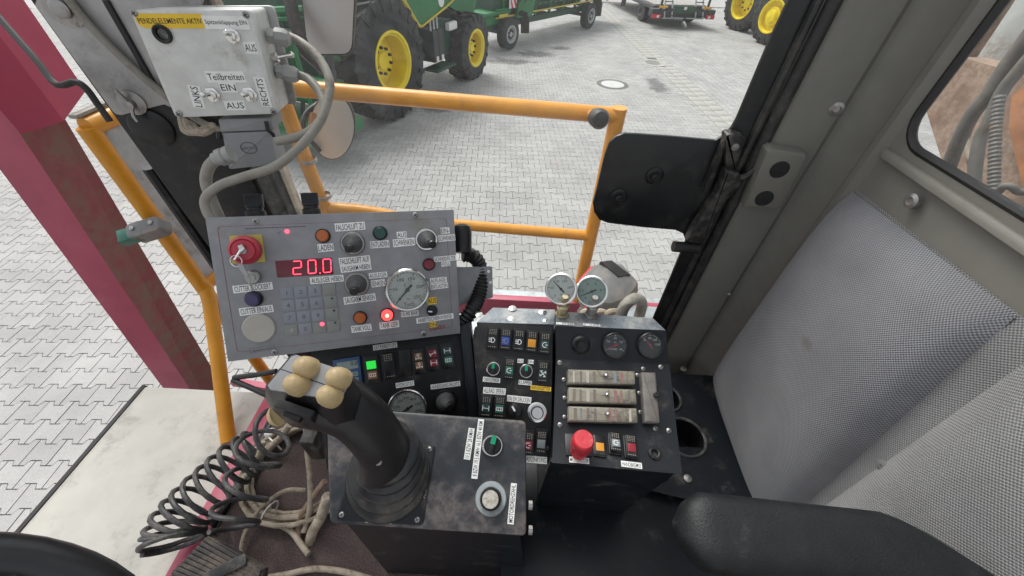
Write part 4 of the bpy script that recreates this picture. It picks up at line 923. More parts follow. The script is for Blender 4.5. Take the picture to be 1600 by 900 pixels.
ca = px(1112, 588, XC); cb = px(1197, 790, XC); cc = px(1562, 470, XC); cdx = px(1335, 303, XC)
cushion('upholstered_panel', [V((XC, ca.y-.005, ca.z)), V((XC, px(1300, 790, XC).y, ca.z-.03)), V((XC, px(1572, 505, XC).y, cc.z+.0)), V((XC, ca.y-.005, cdx.z))], .050, 'fabric', expo=4, piping=False)
ra = px(1320, 800, XC); 
cushion('seat_back_panel', [V((XC, .235, ca.z-.05)), V((XC, -.7, ca.z-.05)), V((XC, -.7, cc.z+.015)), V((XC, .285, cc.z+.015))], .05, 'fabric_side', expo=8, piping=False)
cushion('fabric_backing', [V((XR-.001, ca.y+.0, ca.z-.06)), V((XR-.001, -.7, ca.z-.06)), V((XR-.001, -.7, cc.z+.03)), V((XR-.001, ca.y+.0, cdx.z+.006))], .004, 'fabric_side', expo=20, piping=False)
mb = MB(); mb.lathe([(.0095, -.004), (.0095, .002), (.006, .004), (.0018, .004), (.0015, .002), (1e-7, .002)], 18); mb.build('fabric_button', ['fabric_pipe'], cab, CI @ axis(px(1380, 728, XR-.006), (-1, 0, 0)))
# tray with holes beside the console
ZT = px(1115, 586, XR).z+.012
def hole_plate(mb, outline, holes, z0, z1):
    import bmesh
    bm = bmesh.new()
    def loop(pts):
        vs = [bm.verts.new((x, y, z1)) for x, y in pts]
        return [bm.edges.new((vs[i], vs[(i+1) % len(vs)])) for i in range(len(vs))]
    ed = loop(outline)
    for h in holes: ed += loop(h)
    r = bmesh.ops.triangle_fill(bm, edges=ed, use_beauty=True)
    bm.verts.index_update()
    mb.add([v.co.copy() for v in bm.verts], [tuple(v.index for v in f.verts) if f.normal.z >= 0 else tuple(v.index for v in f.verts)[::-1] for f in bm.faces]); bm.free()
t = thing('tray_shelf', 'black sheet metal tray with round holes beside the fuse console', 'tray', V((.5, .4, ZT))); TI = t.matrix_world.inverted()
def holec(x, y, r): P = pz(x, y, ZT); return [(P.x+r*math.cos(2*math.pi*i/24), P.y+r*math.sin(2*math.pi*i/24)) for i in range(24)]
h1, h2 = holec(1070, 683, .050), holec(1040, 622, .040)
o1, o2, o3 = pz(1000, 568, ZT), pz(1183, 768, ZT), pz(1085, 770, ZT)
mb = MB(); hole_plate(mb, [(o1.x-.05, .64), (o1.x-.05, o3.y), (o3.x+.01, o3.y-.02), (XR-.03, o2.y-.02), (XR-.006, .64)], [h1, h2], 0, ZT); mb.build('tray_plate', ['black_metal'], t, TI)
for h in (h1, h2):
    mb = MB(); mb.tube([(x, y, ZT+.001) for x, y in h], .004, 6, closed=True); mb.build('hole_rim', ['cable_dark'], t, TI)
    mb = MB(); k = len(h); mb.add([(x, y, z) for z in (ZT, ZT-.09) for x, y in h], [(i+k, (i+1) % k+k, (i+1) % k, i) for i in range(k)]+[tuple(range(k, 2*k))]); mb.build('holder_cup', ['black_plastic'], t, TI)
for p_ in ((1068, 577), (1074, 748)):
    mb = MB(); mb.lathe([(.009, 0), (.009, .003), (1e-7, .005)], 10); mb.build('bolt_head', ['steel'], t, TI @ Matrix.Translation(pz(*p_, ZT)))
# front pillar
t = thing('front_pillar', 'dark front cab pillar with a bolted grey metal plate', 'pillar', V((-.72, .72, ZF))); TI = t.matrix_world.inverted()
pf = Fr(V((-.72, .705, 2.6)), V((1, .22, 0)), V((.22, -1, .0)))
e0, e1 = pf.l(45, 0), pf.l(320, 380); f0_, f1_ = pf.l(235, 60), pf.l(380, 275)
zlo, zhi = ZF-2.6, 1.3
def vx(pa, pb, z): return pa[0]+(pb[0]-pa[0])*(z-pa[1])/(pb[1]-pa[1])
xl = (vx(e0, e1, 0)+.0); xr_ = vx(f0_, f1_, 0)
mb = MB(); mb.prism([(vx(e0, e1, zlo), zlo), (xr_, zlo), (xr_, zhi), (vx(e0, e1, zhi), zhi)], -.06, 0, .006); po = mb.build('pillar_post', ['rubber'], t, TI @ pf.M)
mb = MB(); mb.prism([(xr_+.004, zlo), (xr_+.03, zlo), (xr_+.03, zhi), (xr_+.004, zhi)], -.05, -.012, .004); mb.prism([(xr_+.036, zlo), (xr_+.048, zlo), (xr_+.048, zhi), (xr_+.036, zhi)], -.05, -.02, .003); mb.build('window_channel', ['latch'], t, TI @ pf.M)
mb = MB(); mb.prism([(xr_+.051, zlo), (xr_+.062, zlo), (xr_+.062, zhi), (xr_+.051, zhi)], -.05, -.024, .003); mb.build('brass_channel', ['cable_tan'], t, TI @ pf.M)
mb = MB(); pl = pf.poly([(55, 7), (70, -40), (330, -40), (268, 168), (257, 163), (190, 180), (181, 178), (176, 173)], .004); mb.prism(pl, .001, .006, .002); pt = mb.build('metal_plate', ['alu_plate'], t, TI @ pf.M)
mb = MB(); mb.tube([(*pf.l(165, 0, .008), .008), (*pf.l(245, 140, .008), .008)], .005, 6); mb.build('plate_edge', ['ink'], pt)
mb = MB(); mb.lathe([(.026, .006), (.026, .009), (.013, .010), (.013, .018), (.010, .020), (1e-7, .020)], 22); mb.build('bolt', ['steel'], pt, T3(*pf.l(100, 12, .006)))
x_, y_ = pf.l(207, 160, .006)
mb = MB(); mb.lathe([(.021, .006), (.021, .009), (.016, .010), (.009, .012), (.008, .022), (1e-7, .023)], 20)
for s_ in (-1, 1): mb.tube([(0, s_*.004, .016), (.002*s_, s_*.018, .024), (.001*s_, s_*.027, .026)], [.006, .006, .004], 8, flat=.5)
mb.build('wing_nut', ['steel'], pt, T3(x_, y_) @ Matrix.Rotation(.1, 4, 'Z'))
mb = MB(); mb.lathe([(.036, .0), (.036, .004), (.033, .006), (1e-7, .007)], 26); mb.build('rubber_disc', ['black_plastic'], t, TI @ pf.M @ T3(*pf.l(238, 200)))
mb = MB(); mb.tube([(*pf.l(232, 262, -.02), -.02), (*pf.l(345, 425, -.02), -.02)], .012, 8); mb.build('gas_strut', ['rubber'], t, TI @ pf.M)
# hose on the left of the pillar and cable across the plate
mb = MB(); mb.tube(spline([pd(-30, -8, .64), pd(0, 29, .64), pd(55, 92, .64), pd(82, 127, .64), (pd(97, 133, .64)), pd(118, 128, .64), pd(135, 139, .645), pd(152, 162, .655), pd(172, 190, .67)], 5), .0052, 8); tag(mb.build('washer_hose', ['rubber']), 'thin black hose curling in front of the red boom', 'hose')
mb = MB(); mb.tube(spline([pf.w(70, -60, .014), pf.w(108, 0, .014), pf.w(150, 50, .014), pf.w(210, 108, .014), pf.w(262, 152, .014), pf.w(310, 188, .01), pf.w(350, 206, .02)], 6), .0062, 10); tag(mb.build('plate_cable', ['cable_grey']), 'grey cable running diagonally across the pillar plate', 'cable')

# ================================================================ SMALL WHITE SWITCH BOX
wb = Fr(CAM+V((-.534, .591, -.2436)), V((.981, .193, .02)), V((.19, -.978, .09)))
t = thing('switch_box', 'white plastic switch box with toggle switches and paper labels', 'control box', wb.M)
P = wb.poly([(202, 16), (391, 15), (435, 178), (274, 184)])
def round_poly(P, r, n=3):
    Q = []
    for i in range(len(P)):
        a, b, c = V(P[i-1]), V(P[i]), V(P[(i+1) % len(P)]); a1 = b+(a-b).normalized()*r; c1 = b+(c-b).normalized()*r
        for k in range(n+1): s_ = k/n; Q.append(tuple(a1*(1-s_)**2+b*2*s_*(1-s_)+c1*s_*s_))
    return Q
mb = MB(); mb.prism(round_poly(P, .006), -.016, 0, .0018); mb.build('lid', ['white_box'], t)
mb = MB(); mb.prism(round_poly(P, .006), -.062, -.0168, 0); mb.build('body', ['white_box'], t)
cxp, cyp = sum(p[0] for p in P)/4, sum(p[1] for p in P)/4
mb = MB(); mb.prism(round_poly([(cxp+(x-cxp)*1.06+.006, cyp+(y-cyp)*1.02) for x, y in P], .008), -.072, -.064, .002); mb.build('back_plate', ['alu_plate'], t)
for p_ in ((210, 20.5), (384, 23), (280, 178), (428, 174)): screw(wb, t, *p_, 5)
# yellow label with rounded ends
a, b = V(wb.l(213, 32.5)), V(wb.l(319, 33)); u = (b-a).normalized(); v = V((-u.y, u.x)); hh = 9.5*wb.s(265, 33)
mb = MB(); q = [(a.x+u.x*(hh-hh*math.sin(k))-v.x*hh*math.cos(k), a.y+u.y*(hh-hh*math.sin(k))-v.y*hh*math.cos(k)) for k in [math.pi*i/8 for i in range(9)]]
q += [tuple(b+v*hh), tuple(b-v*hh)]
mb.prism(q if sum(q[i][0]*q[(i+1) % len(q)][1]-q[(i+1) % len(q)][0]*q[i][1] for i in range(len(q))) > 0 else q[::-1], .0002, .0006); put_text(mb, 'PENDELELEMENTE AKTIV', (a+b)/2, u, v, (b-a).length*.94, hh*.72, .0009, 1); mb.build('label_sticker', ['sticker_yellow', 'ink'], t)
for a, b, h, s in (((318, 35), (388.5, 36.5), 18, 'Spitzenklappung EIN'), ((382, 74.5), (401, 75), 16, 'AUS'), ((322, 120), (382.5, 120), 15, 'Teilbreiten'), ((343.5, 136.5), (370, 137), 14.5, 'EIN'), ((351.5, 165), (383, 164.5), 14, 'AUS'), ((312, 168.5), (302, 133.5), 16, 'LINKS'), ((417, 166.5), (404, 121), 15, 'RECHTS')):
    sticker(wb, t, a, b, h, s, h0=.0004 if s.startswith('Sp') else .0002, fill=.62 if s[0] != 'S' else .42)
lat(wb, t, 'grommet', 254.5, 53, [(13, 0), (13, .003), (11, .0045), (8, .003), (6.5, -.004), (1e-6, -.004)], ['rubber'], 24)
def toggle(fr, parent, x, y, rpx, tip, m='chrome', hexn=True):
    sc = fr.s(x, y); r = rpx*sc; lx, ly = fr.l(x, y); mb = MB(); mb.lathe([(r, 0), (r, .003), (r*.85, .0035)], 6 if hexn else 20); mb.lathe([(r*.62, .0035), (r*.62, .008), (r*.5, .0085)], 16)
    o = mb.build('toggle_switch', [m], parent, T3(lx, ly)); tx, ty = fr.l(*tip, .02); d = V((tx-lx, ty-ly, .02)); k = MB()
    k.tube([d*.2, d*.7, d], [r*.22, r*.30, r*.36], 12); k.dome(r*.36, r*.25, 12, 4, 0, 0, axis(d, d)); k.build('lever', [m], o); return o
toggle(wb, t, 364, 55.5, 10.5, (353, 51), hexn=False); toggle(wb, t, 333, 147.5, 11, (317, 148)); toggle(wb, t, 391, 147, 11, (380, 148))
# cable glands and chrome toggle on the right flank
sideN = (wb.X*1.0+wb.Y*.0); 
def flank(x, y, d): P = pd(x, y, d); return P
zdep = -.035
for nm, (x0_, y0_), (x1_, y1_) in (('cable_gland', (421, 56), (452, 60)), ('cable_gland', (434, 111), (466, 118))):
    A, B = wb.w(x0_, y0_, zdep), wb.w(x1_, y1_, zdep); d = (B-A); mb = MB(); L_ = d.length
    mb.lathe([(.0115, 0), (.0115, L_*.3)], 6); mb.lathe([(.0105, L_*.3), (.0105, L_*.36)], 18); mb.lathe([(.0125, L_*.36), (.0125, L_*.8), (.009, L_), (.004, L_*1.02)], 8)
    mb.build(nm, ['gland_grey'], t, t.matrix_world.inverted() @ axis(A, d))
A, B = wb.w(426, 91, zdep), wb.w(457, 85, zdep); mb = MB(); d = B-A; mb.lathe([(.007, 0), (.007, .008), (.004, .009), (.003, .012), (.0035, d.length*.8), (.0045, d.length), (1e-7, d.length+.003)], 12); mb.build('toggle_switch', ['chrome'], t, t.matrix_world.inverted() @ axis(A, d))
# grey plug connector below the box
cf = Fr(wb.w(390, 222, -.03), wb.X, wb.N)
t = thing('plug_connector', 'grey rectangular plug connector under the white switch box', 'connector', cf.M)
mb = MB(); mb.prism(round_poly(cf.poly([(345, 183), (427, 181), (431, 200), (350, 203)]), .003), -.04, .012, .002); mb.build('base_housing', ['connector_grey'], t)
mb = MB(); mb.prism(round_poly(cf.poly([(350, 205), (424, 202), (438, 254), (361, 262)]), .004), -.035, .010, .003); hd = mb.build('plug_hood', ['connector_grey'], t)
c0 = V(cf.l(392, 228)); ov = [(c0.x+.0125*math.cos(a), c0.y+.0095*math.sin(a), .0105) for a in [2*math.pi*i/24 for i in range(24)]]
mb = MB(); mb.tube(ov, .0007, 5, closed=True); put_text(mb, 'HARTING', c0, (1, .02), (0, 1), .022, .0045, .0104, 0); mb.build('oval_emblem', ['emblem_grey'], hd)
mb = MB(); mb.tube([(*cf.l(420, 186), .014), (*cf.l(424, 198), .018), (*cf.l(429, 205), .012), (*cf.l(431, 210), .010)], .003, 6); mb.build('locking_lever', ['rubber'], t)
mb = MB(); mb.tube([(*cf.l(345, 203), .008), (*cf.l(347, 213), .012)], .004, 6); mb.build('locking_lever', ['rubber'], t)
mb = MB(); A, B = pd(362, 240, .60), pd(340, 248, .60); d = B-A; mb.lathe([(.013, 0), (.013, .008), (.011, .010), (.013, .012), (.013, .020), (.010, .022), (.010, .028)], 14); mb.build('cable_gland', ['gland_grey'], t, t.matrix_world.inverted() @ axis(A, d))
# cables around the box
def cable(name, label, pts, r, m='cable_grey', n=10, sp=6, cat='cable', group=None):
    mb = MB(); mb.tube(spline([pd(*p) for p in pts], sp), r, n); return tag(mb.build(name, [m]), label, cat, group)
cable('looping_cable', 'grey cable looping from the upper box gland down past the plug', [(450, 57, .62), (470, 66, .62), (497, 90, .615), (514, 122, .61), (513, 152, .605), (500, 190, .60), (470, 228, .59), (430, 260, .585), (385, 275, .58), (345, 289, .585), (322, 308, .59), (323, 330, .595), (338, 352, .60)], .0068)
cable('looping_cable', 'grey cable looping from the lower box gland into the plug', [(463, 116, .62), (482, 124, .62), (500, 145, .615), (507, 168, .61), (497, 193, .605), (470, 212, .60), (432, 221, .60)], .0068)
cable('plug_cable', 'grey cable bending down from the plug gland behind the panel', [(338, 249, .60), (326, 262, .605), (322, 285, .61), (332, 315, .62), (345, 345, .63)], .0085)
mb = MB()
for k in range(4): mb.tube(spline([pd(283+6*k, 186+3*k, .70), pd(290+8*k, 205+k, .69), pd(312+6*k, 205-k, .69), pd(326+2*k, 196, .70)], 5), .006, 8)
tag(mb.build('coiled_cable', ['cable_tan']), 'short tan coil of cable tucked under the white switch box', 'cable')
# ================================================================ MAIN GREY CONTROL PANEL
cp = Fr(CAM+V((-.452, .347, -.533)), V((.952, .293, -.091)), V((.293, -.778, .556)))
t = thing('control_panel', 'grey control panel with red digit display, keypad, gauge and label strips', 'control panel', cp.M)
CPT = t
P = cp.poly([(320, 340), (709, 327.5), (719.5, 521), (356, 565.5)])
mb = MB(); mb.prism(P, -.004, 0, .0012); mb.build('face_plate', ['panel_grey'], t)
cx, cy = sum(p[0] for p in P)/4, sum(p[1] for p in P)/4
mb = MB(); mb.prism([(cx+(x-cx)*.995, cy+(y-cy)*.99) for x, y in P], -.075, -.0045, 0, 0, None, .004); mb.build('housing', ['panel_grey'], t)
bp = round_poly(cp.poly([(339, 354), (697.5, 341), (707, 511), (370.5, 550.5)], 0), .006)
mb = MB(); n = len(bp); c0 = V((cx, cy))
w_ = .0007; inn = [V(p)+(c0-V(p)).normalized()*w_ for p in bp]
mb.add([(*p, .0003) for p in bp]+[(p.x, p.y, .0003) for p in inn], [(i, (i+1) % n, n+(i+1) % n, n+i) for i in range(n)]); mb.build('printed_border', ['ink_red'], t)
mb = MB(); strokes(mb, (0, 0), 1, [[cp.l(390.5, 545), cp.l(429, 539), cp.l(429.5, 545.5), cp.l(391, 551.5), cp.l(390.5, 545)]], .0003, .0005, 0)
strokes(mb, (0, 0), 1, [[cp.l(395, 549), cp.l(425, 543.5)]], .0003, .0012, 0)
mb.build('printed_frame', ['ink_faint'], t); mb = MB()
for k in range(14): a_ = 384+6.8*k; strokes(mb, (0, 0), 1, [[cp.l(a_, 357-.24*(a_-384)/6.8), cp.l(a_+5, 356.8-.24*(a_-384)/6.8)]], .0003, .0014, 0)
mb.build('printed_marks', ['ink_faint'], t)
for p_ in ((399.6, 345.7), (429, 550), (649, 336), (662, 521)): screw(cp, t, *p_, 4.4)
# emergency stop with yellow collar plate
mb = MB(); mb.prism(cp.poly([(358.5, 368.5), (409.5, 366), (415, 409), (363.5, 412)]), .0002, .0015, .0004); es = mb.build('emergency_stop', ['estop_yellow'], t)
sc = cp.s(385, 390); lx, ly = cp.l(388, 388)
mb = MB(); mb.lathe([(17*sc, .001), (17*sc, .010)], 24); mb.build('collar', ['black_plastic'], es, T3(lx, ly))
mb = MB(); r = 22*sc; lx, ly = cp.l(381, 391, .024); mb.lathe([(r*.72, .010), (r*.98, .013), (r, .018), (r*.96, .024), (r*.80, .027), (r*.72, .0255), (r*.69, .0272), (r*.5, .028), (1e-7, .028)], 32); mb.build('mushroom_head', ['estop_red'], es, T3(lx, ly))
mb = MB(); mb.lathe([(r*.25, .026), (r*.25, .030), (1e-7, .030)], 14); mb.build('lock_core', ['steel'], es, T3(lx, ly))
# keys hanging on the stop
kf = Fr(cp.w(381, 391, .034), cp.X, cp.N)
k = thing('key_bunch', 'two metal keys on a ring hanging from the red stop button', 'keys', kf.M)
def kp(x, y, h=0): return (*kf.l(x, y, h), h)
mb = MB(); mb.tube([kp(379, 386), kp(366, 406, .002)], .0022, 6, flat=.5); mb.build('key', ['chrome'], k)
mb = MB(); mb.prism(kf.poly([(372, 384), (379, 381), (384, 388), (378, 394)]), -.003, .004, .001); mb.build('key_head', ['chrome'], k)
mb = MB(); c_ = kf.l(369, 408); mb.tube([(c_[0]+.0075*math.cos(a), c_[1]+.0085*math.sin(a), .001*math.sin(a)) for a in [2*math.pi*i/20 for i in range(20)]], .0008, 6, closed=True); mb.build('key_ring', ['chrome'], k)
mb = MB(); mb.prism(kf.poly([(371, 411), (380, 413), (388, 428), (389, 436), (382, 431), (374, 420)]), -.001, .001, .0004); mb.prism(kf.poly([(386.5, 431), (390.5, 432), (391, 446), (388.5, 446)]), -.001, .001); mb.build('key', ['steel'], k)
lat(cp, t, 'key_switch', 396, 433, [(11, 0), (11, .006), (9, .008), (5, .008), (5, .010), (1e-6, .010)], ['steel'], 22)
lat(cp, t, 'status_led', 448.5, 361.5, [(3.2, 0), (3, .001), (1e-6, .0018)], ['led_red'], 12)
lat(cp, t, 'status_led', 435, 361.5, [(2.6, 0), (2.4, .0008), (1e-6, .0015)], ['key_grey'], 12)
# seven segment display
mb = MB(); mb.prism(cp.poly([(430, 407.7), (518, 402.7), (521, 428), (433.5, 433.5)]), .0002, .0012, .0003); dp = mb.build('digit_display', ['display_red'], t)
SEG = {'2': 'abged', '0': 'abcdef'}
mb = MB()
def seg7(ch, p0, p1, p2, p3):   # TL TR BR BL pixel corners
    a, b, c, d = [V(cp.l(*p, .0014)) for p in (p0, p1, p2, p3)]; ml, mr = (a+d)/2, (b+c)/2
    L_ = {'a': (a, b), 'b': (b, mr), 'c': (mr, c), 'd': (d, c), 'e': (ml, d), 'f': (a, ml), 'g': (ml, mr)}
    for s in SEG[ch]:
        p, q = L_[s]; e = (q-p)*.10; strokes(mb, (0, 0), 1, [[tuple(p+e), tuple(q-e)]], .0015, .0013, 0)
seg7('2', (457.5, 408.5), (470.5, 407.7), (471.5, 428), (458.5, 429)); seg7('0', (481, 407), (493, 406.2), (494, 426.5), (482, 427.5)); seg7('0', (504.5, 405.3), (516.5, 404.5), (517.5, 425), (505.5, 426))
p_ = cp.l(500.5, 426.5); strokes(mb, p_, 1, [[(-.0006, 0), (.0006, 0)]], .0015, .0014, 0)
mb.build('lit_digits', ['led_red'], dp)
# lamps, sticks, buttons
lampbtn(cp, t, 504.7, 368.5, 11, 'orange_lamp'); lampbtn(cp, t, 594, 364, 11, 'green_lamp'); lampbtn(cp, t, 670, 413, 9.8, 'red_lamp')
lampbtn(cp, t, 563, 496, 10.5, 'orange_lamp'); lampbtn(cp, t, 605, 491.5, 10.5, 'lamp_lit', lit='lamp_core'); lampbtn(cp, t, 397.5, 466.5, 12.5, 'purple_cap', h=.014, name='push_button')
bellows_stick(cp, t, 551.5, 380, 18.5, (545, 389)); bellows_stick(cp, t, 666, 374, 18, (676, 382), ring='chrome'); bellows_stick(cp, t, 558, 443, 19, (553, 456))
rotary(cp, t, 675, 485, 8.5, .010, 'black_plastic', ang=170)
lat(cp, t, 'blank_cap', 405, 512.5, [(23, 0), (23, .002), (21.5, .0035), (1e-6, .004)], ['cap_beige'], 32)
gauge(cp, t, 636.5, 451.6, 33.5, .016, needle=224, nums=('0', '50', '100', '150', '200', '250'), ticks=25, extra=(('bar', 0, -.42, .14, .1, 1), ('Tiedo', 0, -.68, .5, .2, 2), ('c', -.08, .22, .1, .12, 1)), up=.04)
# keypad
kn = ['1', '2', '3', '', '4', '5', '6', '', '7', '8', '9', '', '>', '0', '', '']
for i, s in enumerate(kn):
    r_, c_ = divmod(i, 4); x0 = 437.5+22.1*c_+2.4*r_; y0 = 450-1.9*c_+19.3*r_
    q = cp.poly([(x0, y0), (x0+19.6, y0-1.6), (x0+21.3, y0+15.4), (x0+1.7, y0+17)]); mb = MB(); mb.prism(q, .0001, .0011, .0004)
    cc_ = V((sum(p[0] for p in q)/4, sum(p[1] for p in q)/4))
    if s == '>': strokes(mb, cc_, .012, [[(-.3, 0), (.2, 0)], [(-.05, .3), (.25, 0), (-.05, -.3)]], .0013, .0012, 1)
    elif s: put_text(mb, s, cc_, cp.X.to_2d()*0+V((1, 0)), (0, 1), .006, .007, .0013, 1)
    mb.build('keypad_key', ['key_green' if (c_ == 3 or s == '>' or i == 14) else 'key_grey', 'ink_faint' if s != '>' else 'fuse_pale'], t)
lat(cp, t, 'status_led', 503.5, 506, [(3, .0006), (3, .0014), (1e-6, .002)], ['led_red'], 12)
for p_ in ((519, 466), (522, 485), (524, 504)): lat(cp, t, 'status_led', *p_, [(1.7, .0006), (1.7, .0014), (1e-6, .0018)], ['ink'], 8)
ST = [((496.5, 388), (521.5, 386), 12, 'LADEN'), ((523.5, 356), (570.5, 352.5), 12.5, 'FALSCHLUFT ZU'), ((578.6, 382.8), (608.3, 380.6), 11, 'ENTLADEN'), ((620, 367.5), (635.5, 366.3), 10, 'AUS'), ((614, 380), (648, 377.4), 12, 'SCHWENKEN'), ((688.5, 361), (702.5, 359.7), 10, 'EIN-'), ((685, 373), (711.2, 370.8), 10, 'SCHWENKEN'), ((678, 405.5), (713, 402.6), 8, 'SCHNEIDFILTER'), ((689.5, 412.8), (703.5, 411.6), 7.5, 'VOLL'), ((530, 409.5), (578.5, 404.3), 12, 'FALSCHLUFT AUF'), ((532, 421), (580, 415.6), 10.5, 'SAUGARM HEBEN'), ((576.5, 431.4), (605, 428.4), 9, 'AUSLEGER'), ((580, 444), (602, 441.2), 11, 'SENKEN'), ((484.5, 439.2), (537, 434.2), 11, 'AUSLEGER HEBEN'), ((537.3, 470.4), (587, 463.5), 12, 'SAUGARM SENKEN'), ((549, 515), (580.5, 511), 11, 'TANK VOLL'), ((593, 509.5), (623.5, 505.4), 11, 'TANK LEER'), ((626.5, 491.8), (654, 488.4), 8.5, '10-90 BAR'), ((672, 439.3), (698, 436.2), 8.5, 'AUFLAGE-'), ((672.5, 448.6), (700, 445.3), 8.5, 'ENTLASTEN'), ((650.5, 501.5), (708.5, 493.2), 8.5, 'ARBEITSSCHEINWERFER'), ((364, 452.5), (426, 446.3), 12, 'CUTTER BLOCKIERT'), ((374, 487.8), (427, 481.6), 12, 'CUTTER EIN/AUS')]
for a, b, h, s in ST: sticker(cp, t, a, b, h, s)
sticker(cp, t, (667.5, 470.8), (682, 469.2), 11, 'AUS', 'sticker_yellow'); sticker(cp, t, (670, 508), (682, 506.4), 9, 'EIN', 'sticker_yellow', h0=.0007)
sticker(cp, t, (668, 515), (696, 508.5), 10, 'Tiedo', fg='ink_red', face=False, fill=.8)
# two rotary selectors standing on the top edge
for (x0_, y0_, lab) in ((400, 334, 0), (487, 331, 0)):
    A = cp.w(x0_, y0_, -.045); mb = MB(); mb.lathe([(.0145, -.004), (.0145, .004), (.012, .006), (.012, .010), (.0135, .011), (.0135, .014)], 22); o = mb.build('rotary_selector', ['black_plastic'], t, t.matrix_world.inverted() @ axis(A, cp.Y, cp.X))
    mb = MB(); mb.prism(rrect(-.0135, -.005, .0135, .005, .003, 2), .013, .032, .002); mb.build('selector_handle', ['black_plastic'], o)
# side bracket, black plug and corrugated hose right of the panel
br = Fr(cp.w(745, 445, -.05), cp.X, cp.N); mb = MB(); mb.prism(round_poly(br.poly([(700, 418), (769, 416), (770, 465), (700, 480)]), .004), -.0015, .0015); b_ = mb.build('side_bracket', ['panel_grey'], t, t.matrix_world.inverted() @ br.M)
for p_ in ((763, 424), (766, 441)): mb = MB(); mb.lathe([(.003, .0016), (.003, .0022), (1e-7, .0022)], 10); mb.build('bracket_hole', ['warn_white'], b_, T3(*br.l(*p_)))
hf = pd(722, 395, .74); tp = pd(722, 350, .74)
t2 = thing('cable_plug', 'black cylindrical plug with ribbed conduit behind the grey panel edge', 'plug', axis(hf, tp-hf))
mb = MB(); mb.lathe([(.017, 0), (.0185, .004), (.0185, .040), (.016, .050), (.008, .055), (1e-7, .056)], 22); mb.build('plug_body', ['black_plastic'], t2)
def corrugated(mb, path, r, pitch=.005, n=10, mi=0):
    # resample path evenly and alternate radius
    L_ = [0]
    for a, b in zip(path[:-1], path[1:]): L_.append(L_[-1]+(b-a).length)
    k = max(4, int(L_[-1]/pitch*2)); out = []; j = 0
    for i in range(k+1):
        s = L_[-1]*i/k
        while j < len(L_)-2 and L_[j+1] < s: j += 1
        w_ = (s-L_[j])/max(1e-9, L_[j+1]-L_[j]); out.append(path[j].lerp(path[j+1], w_))
    mb.tube(out, [r if i % 2 else r*.82 for i in range(k+1)], n, mi)
mb = MB(); TI = t2.matrix_world.inverted(); pth = spline([TI @ pd(*p) for p in ((723, 398, .76), (742, 402, .77), (752, 425, .78), (748, 462, .77), (735, 488, .75), (715, 515, .75))], 8)
corrugated(mb, pth, .0155, .007, 12); mb.build('ribbed_conduit', ['rubber'], t2)

# ================================================================ LEFT DASH
df = Fr(CAM+V((-.325, .306, -.72)), V((.979, .19, .072)), V((.083, -.699, .711)))
t = thing('dash_panel', 'black dash panel with blue display, rocker switches and white gauges', 'dashboard', df.M)
P = df.poly([(484, 545), (722, 508), (742, 700), (510, 735)])
mb = MB(); mb.prism(P, -.07, 0, .003); mb.build('fascia', ['black_dash'], t)
mb = MB(); mb.prism(df.poly([(718, 510), (734, 503), (757, 712), (738, 715)], .02), -.12, .02, .004); mb.build('edge_post', ['black_metal'], t)
sticker(df, t, (583, 543.7), (620.5, 538.3), 8, 'GETRIEBESTUFE'); sticker(df, t, (618.5, 602.5), (647, 598.2), 8, 'HYDROSTAT'); sticker(df, t, (545, 615), (578.5, 610), 7.5, 'EISEDRUCK'); sticker(df, t, (673, 605), (719, 598.8), 7.5, 'HUNDEGANG RECHTS')
mb = MB(); mb.prism(df.poly([(520.5, 562), (563, 555.5), (567.5, 597), (527, 604)]), 0, .006, .0015); d_ = mb.build('counter_display', ['display_blue'], t)
mb = MB(); mb.prism(df.poly([(526, 567), (558, 562.3), (560, 574.5), (528, 580)], .006), .006, .0066); put_text(mb, '0.0', df.l(553, 567.5, .0066), (1, 0), (0, 1), .012, .008, .0069, 1); mb.build('lcd_window', ['lcd', 'ink'], d_)
for p_, s in (((555, 584), '>'), ((556, 593), 'C'), ((543, 590), '<')):
    mb = MB(); x_, y_ = df.l(*p_, .006); mb.prism(rrect(x_-.0055, y_-.004, x_+.0055, y_+.004, .0015, 2), .006, .0072, .0003); put_text(mb, s, (x_, y_), (1, 0), (0, 1), .006, .005, .0074, 1); mb.build('display_key', ['lcd', 'ink'], d_)
rz = 0.0
rocker(df, t, 582, 576, 24, 46, two=[('led_green', 0, .14, 'none'), ('amber_dim', 0, -.2, 'grid')], flat=True, dots=False)
rocker(df, t, 609.5, 569.5, 21, 44, lens=None, icon='none', tilt=6)
mb = MB(); mb.prism(df.poly([(622.5, 547), (641, 544), (644.5, 586), (626.5, 589)]), 0, .003, .0008); mb.build('blank_cover', ['black_plastic'], t)
rocker(df, t, 655, 563.5, 19, 40, two=[('amber_dim', 0, .17, 'diff'), ('amber_dim', 0, -.17, 'diff')], flat=True, dots=False)
rocker(df, t, 677.5, 558.5, 20, 42, two=[('red_lens', 0, .16, 'axle_tilt'), ('red_lens', 0, -.18, 'axle')], flat=True, dots=False)
rocker(df, t, 700, 554.5, 21, 42, two=[('green_lamp', 0, .17, 'axle'), ('green_lens', 0, -.18, 'grid')], flat=True, dots=False)
gauge(df, t, 638, 637, 30.5, .012, needle=205, nums=('0', '100', '200', '300', '400', '500', '600'), ticks=30, a0=200, a1=-20)
gauge(df, t, 573, 640, 26, .012, needle=140, nums=('0', '10', '20', '30'), ticks=15)
bellows_stick(df, t, 696, 626, 18, (704, 636), ring='black_plastic', h=.028)

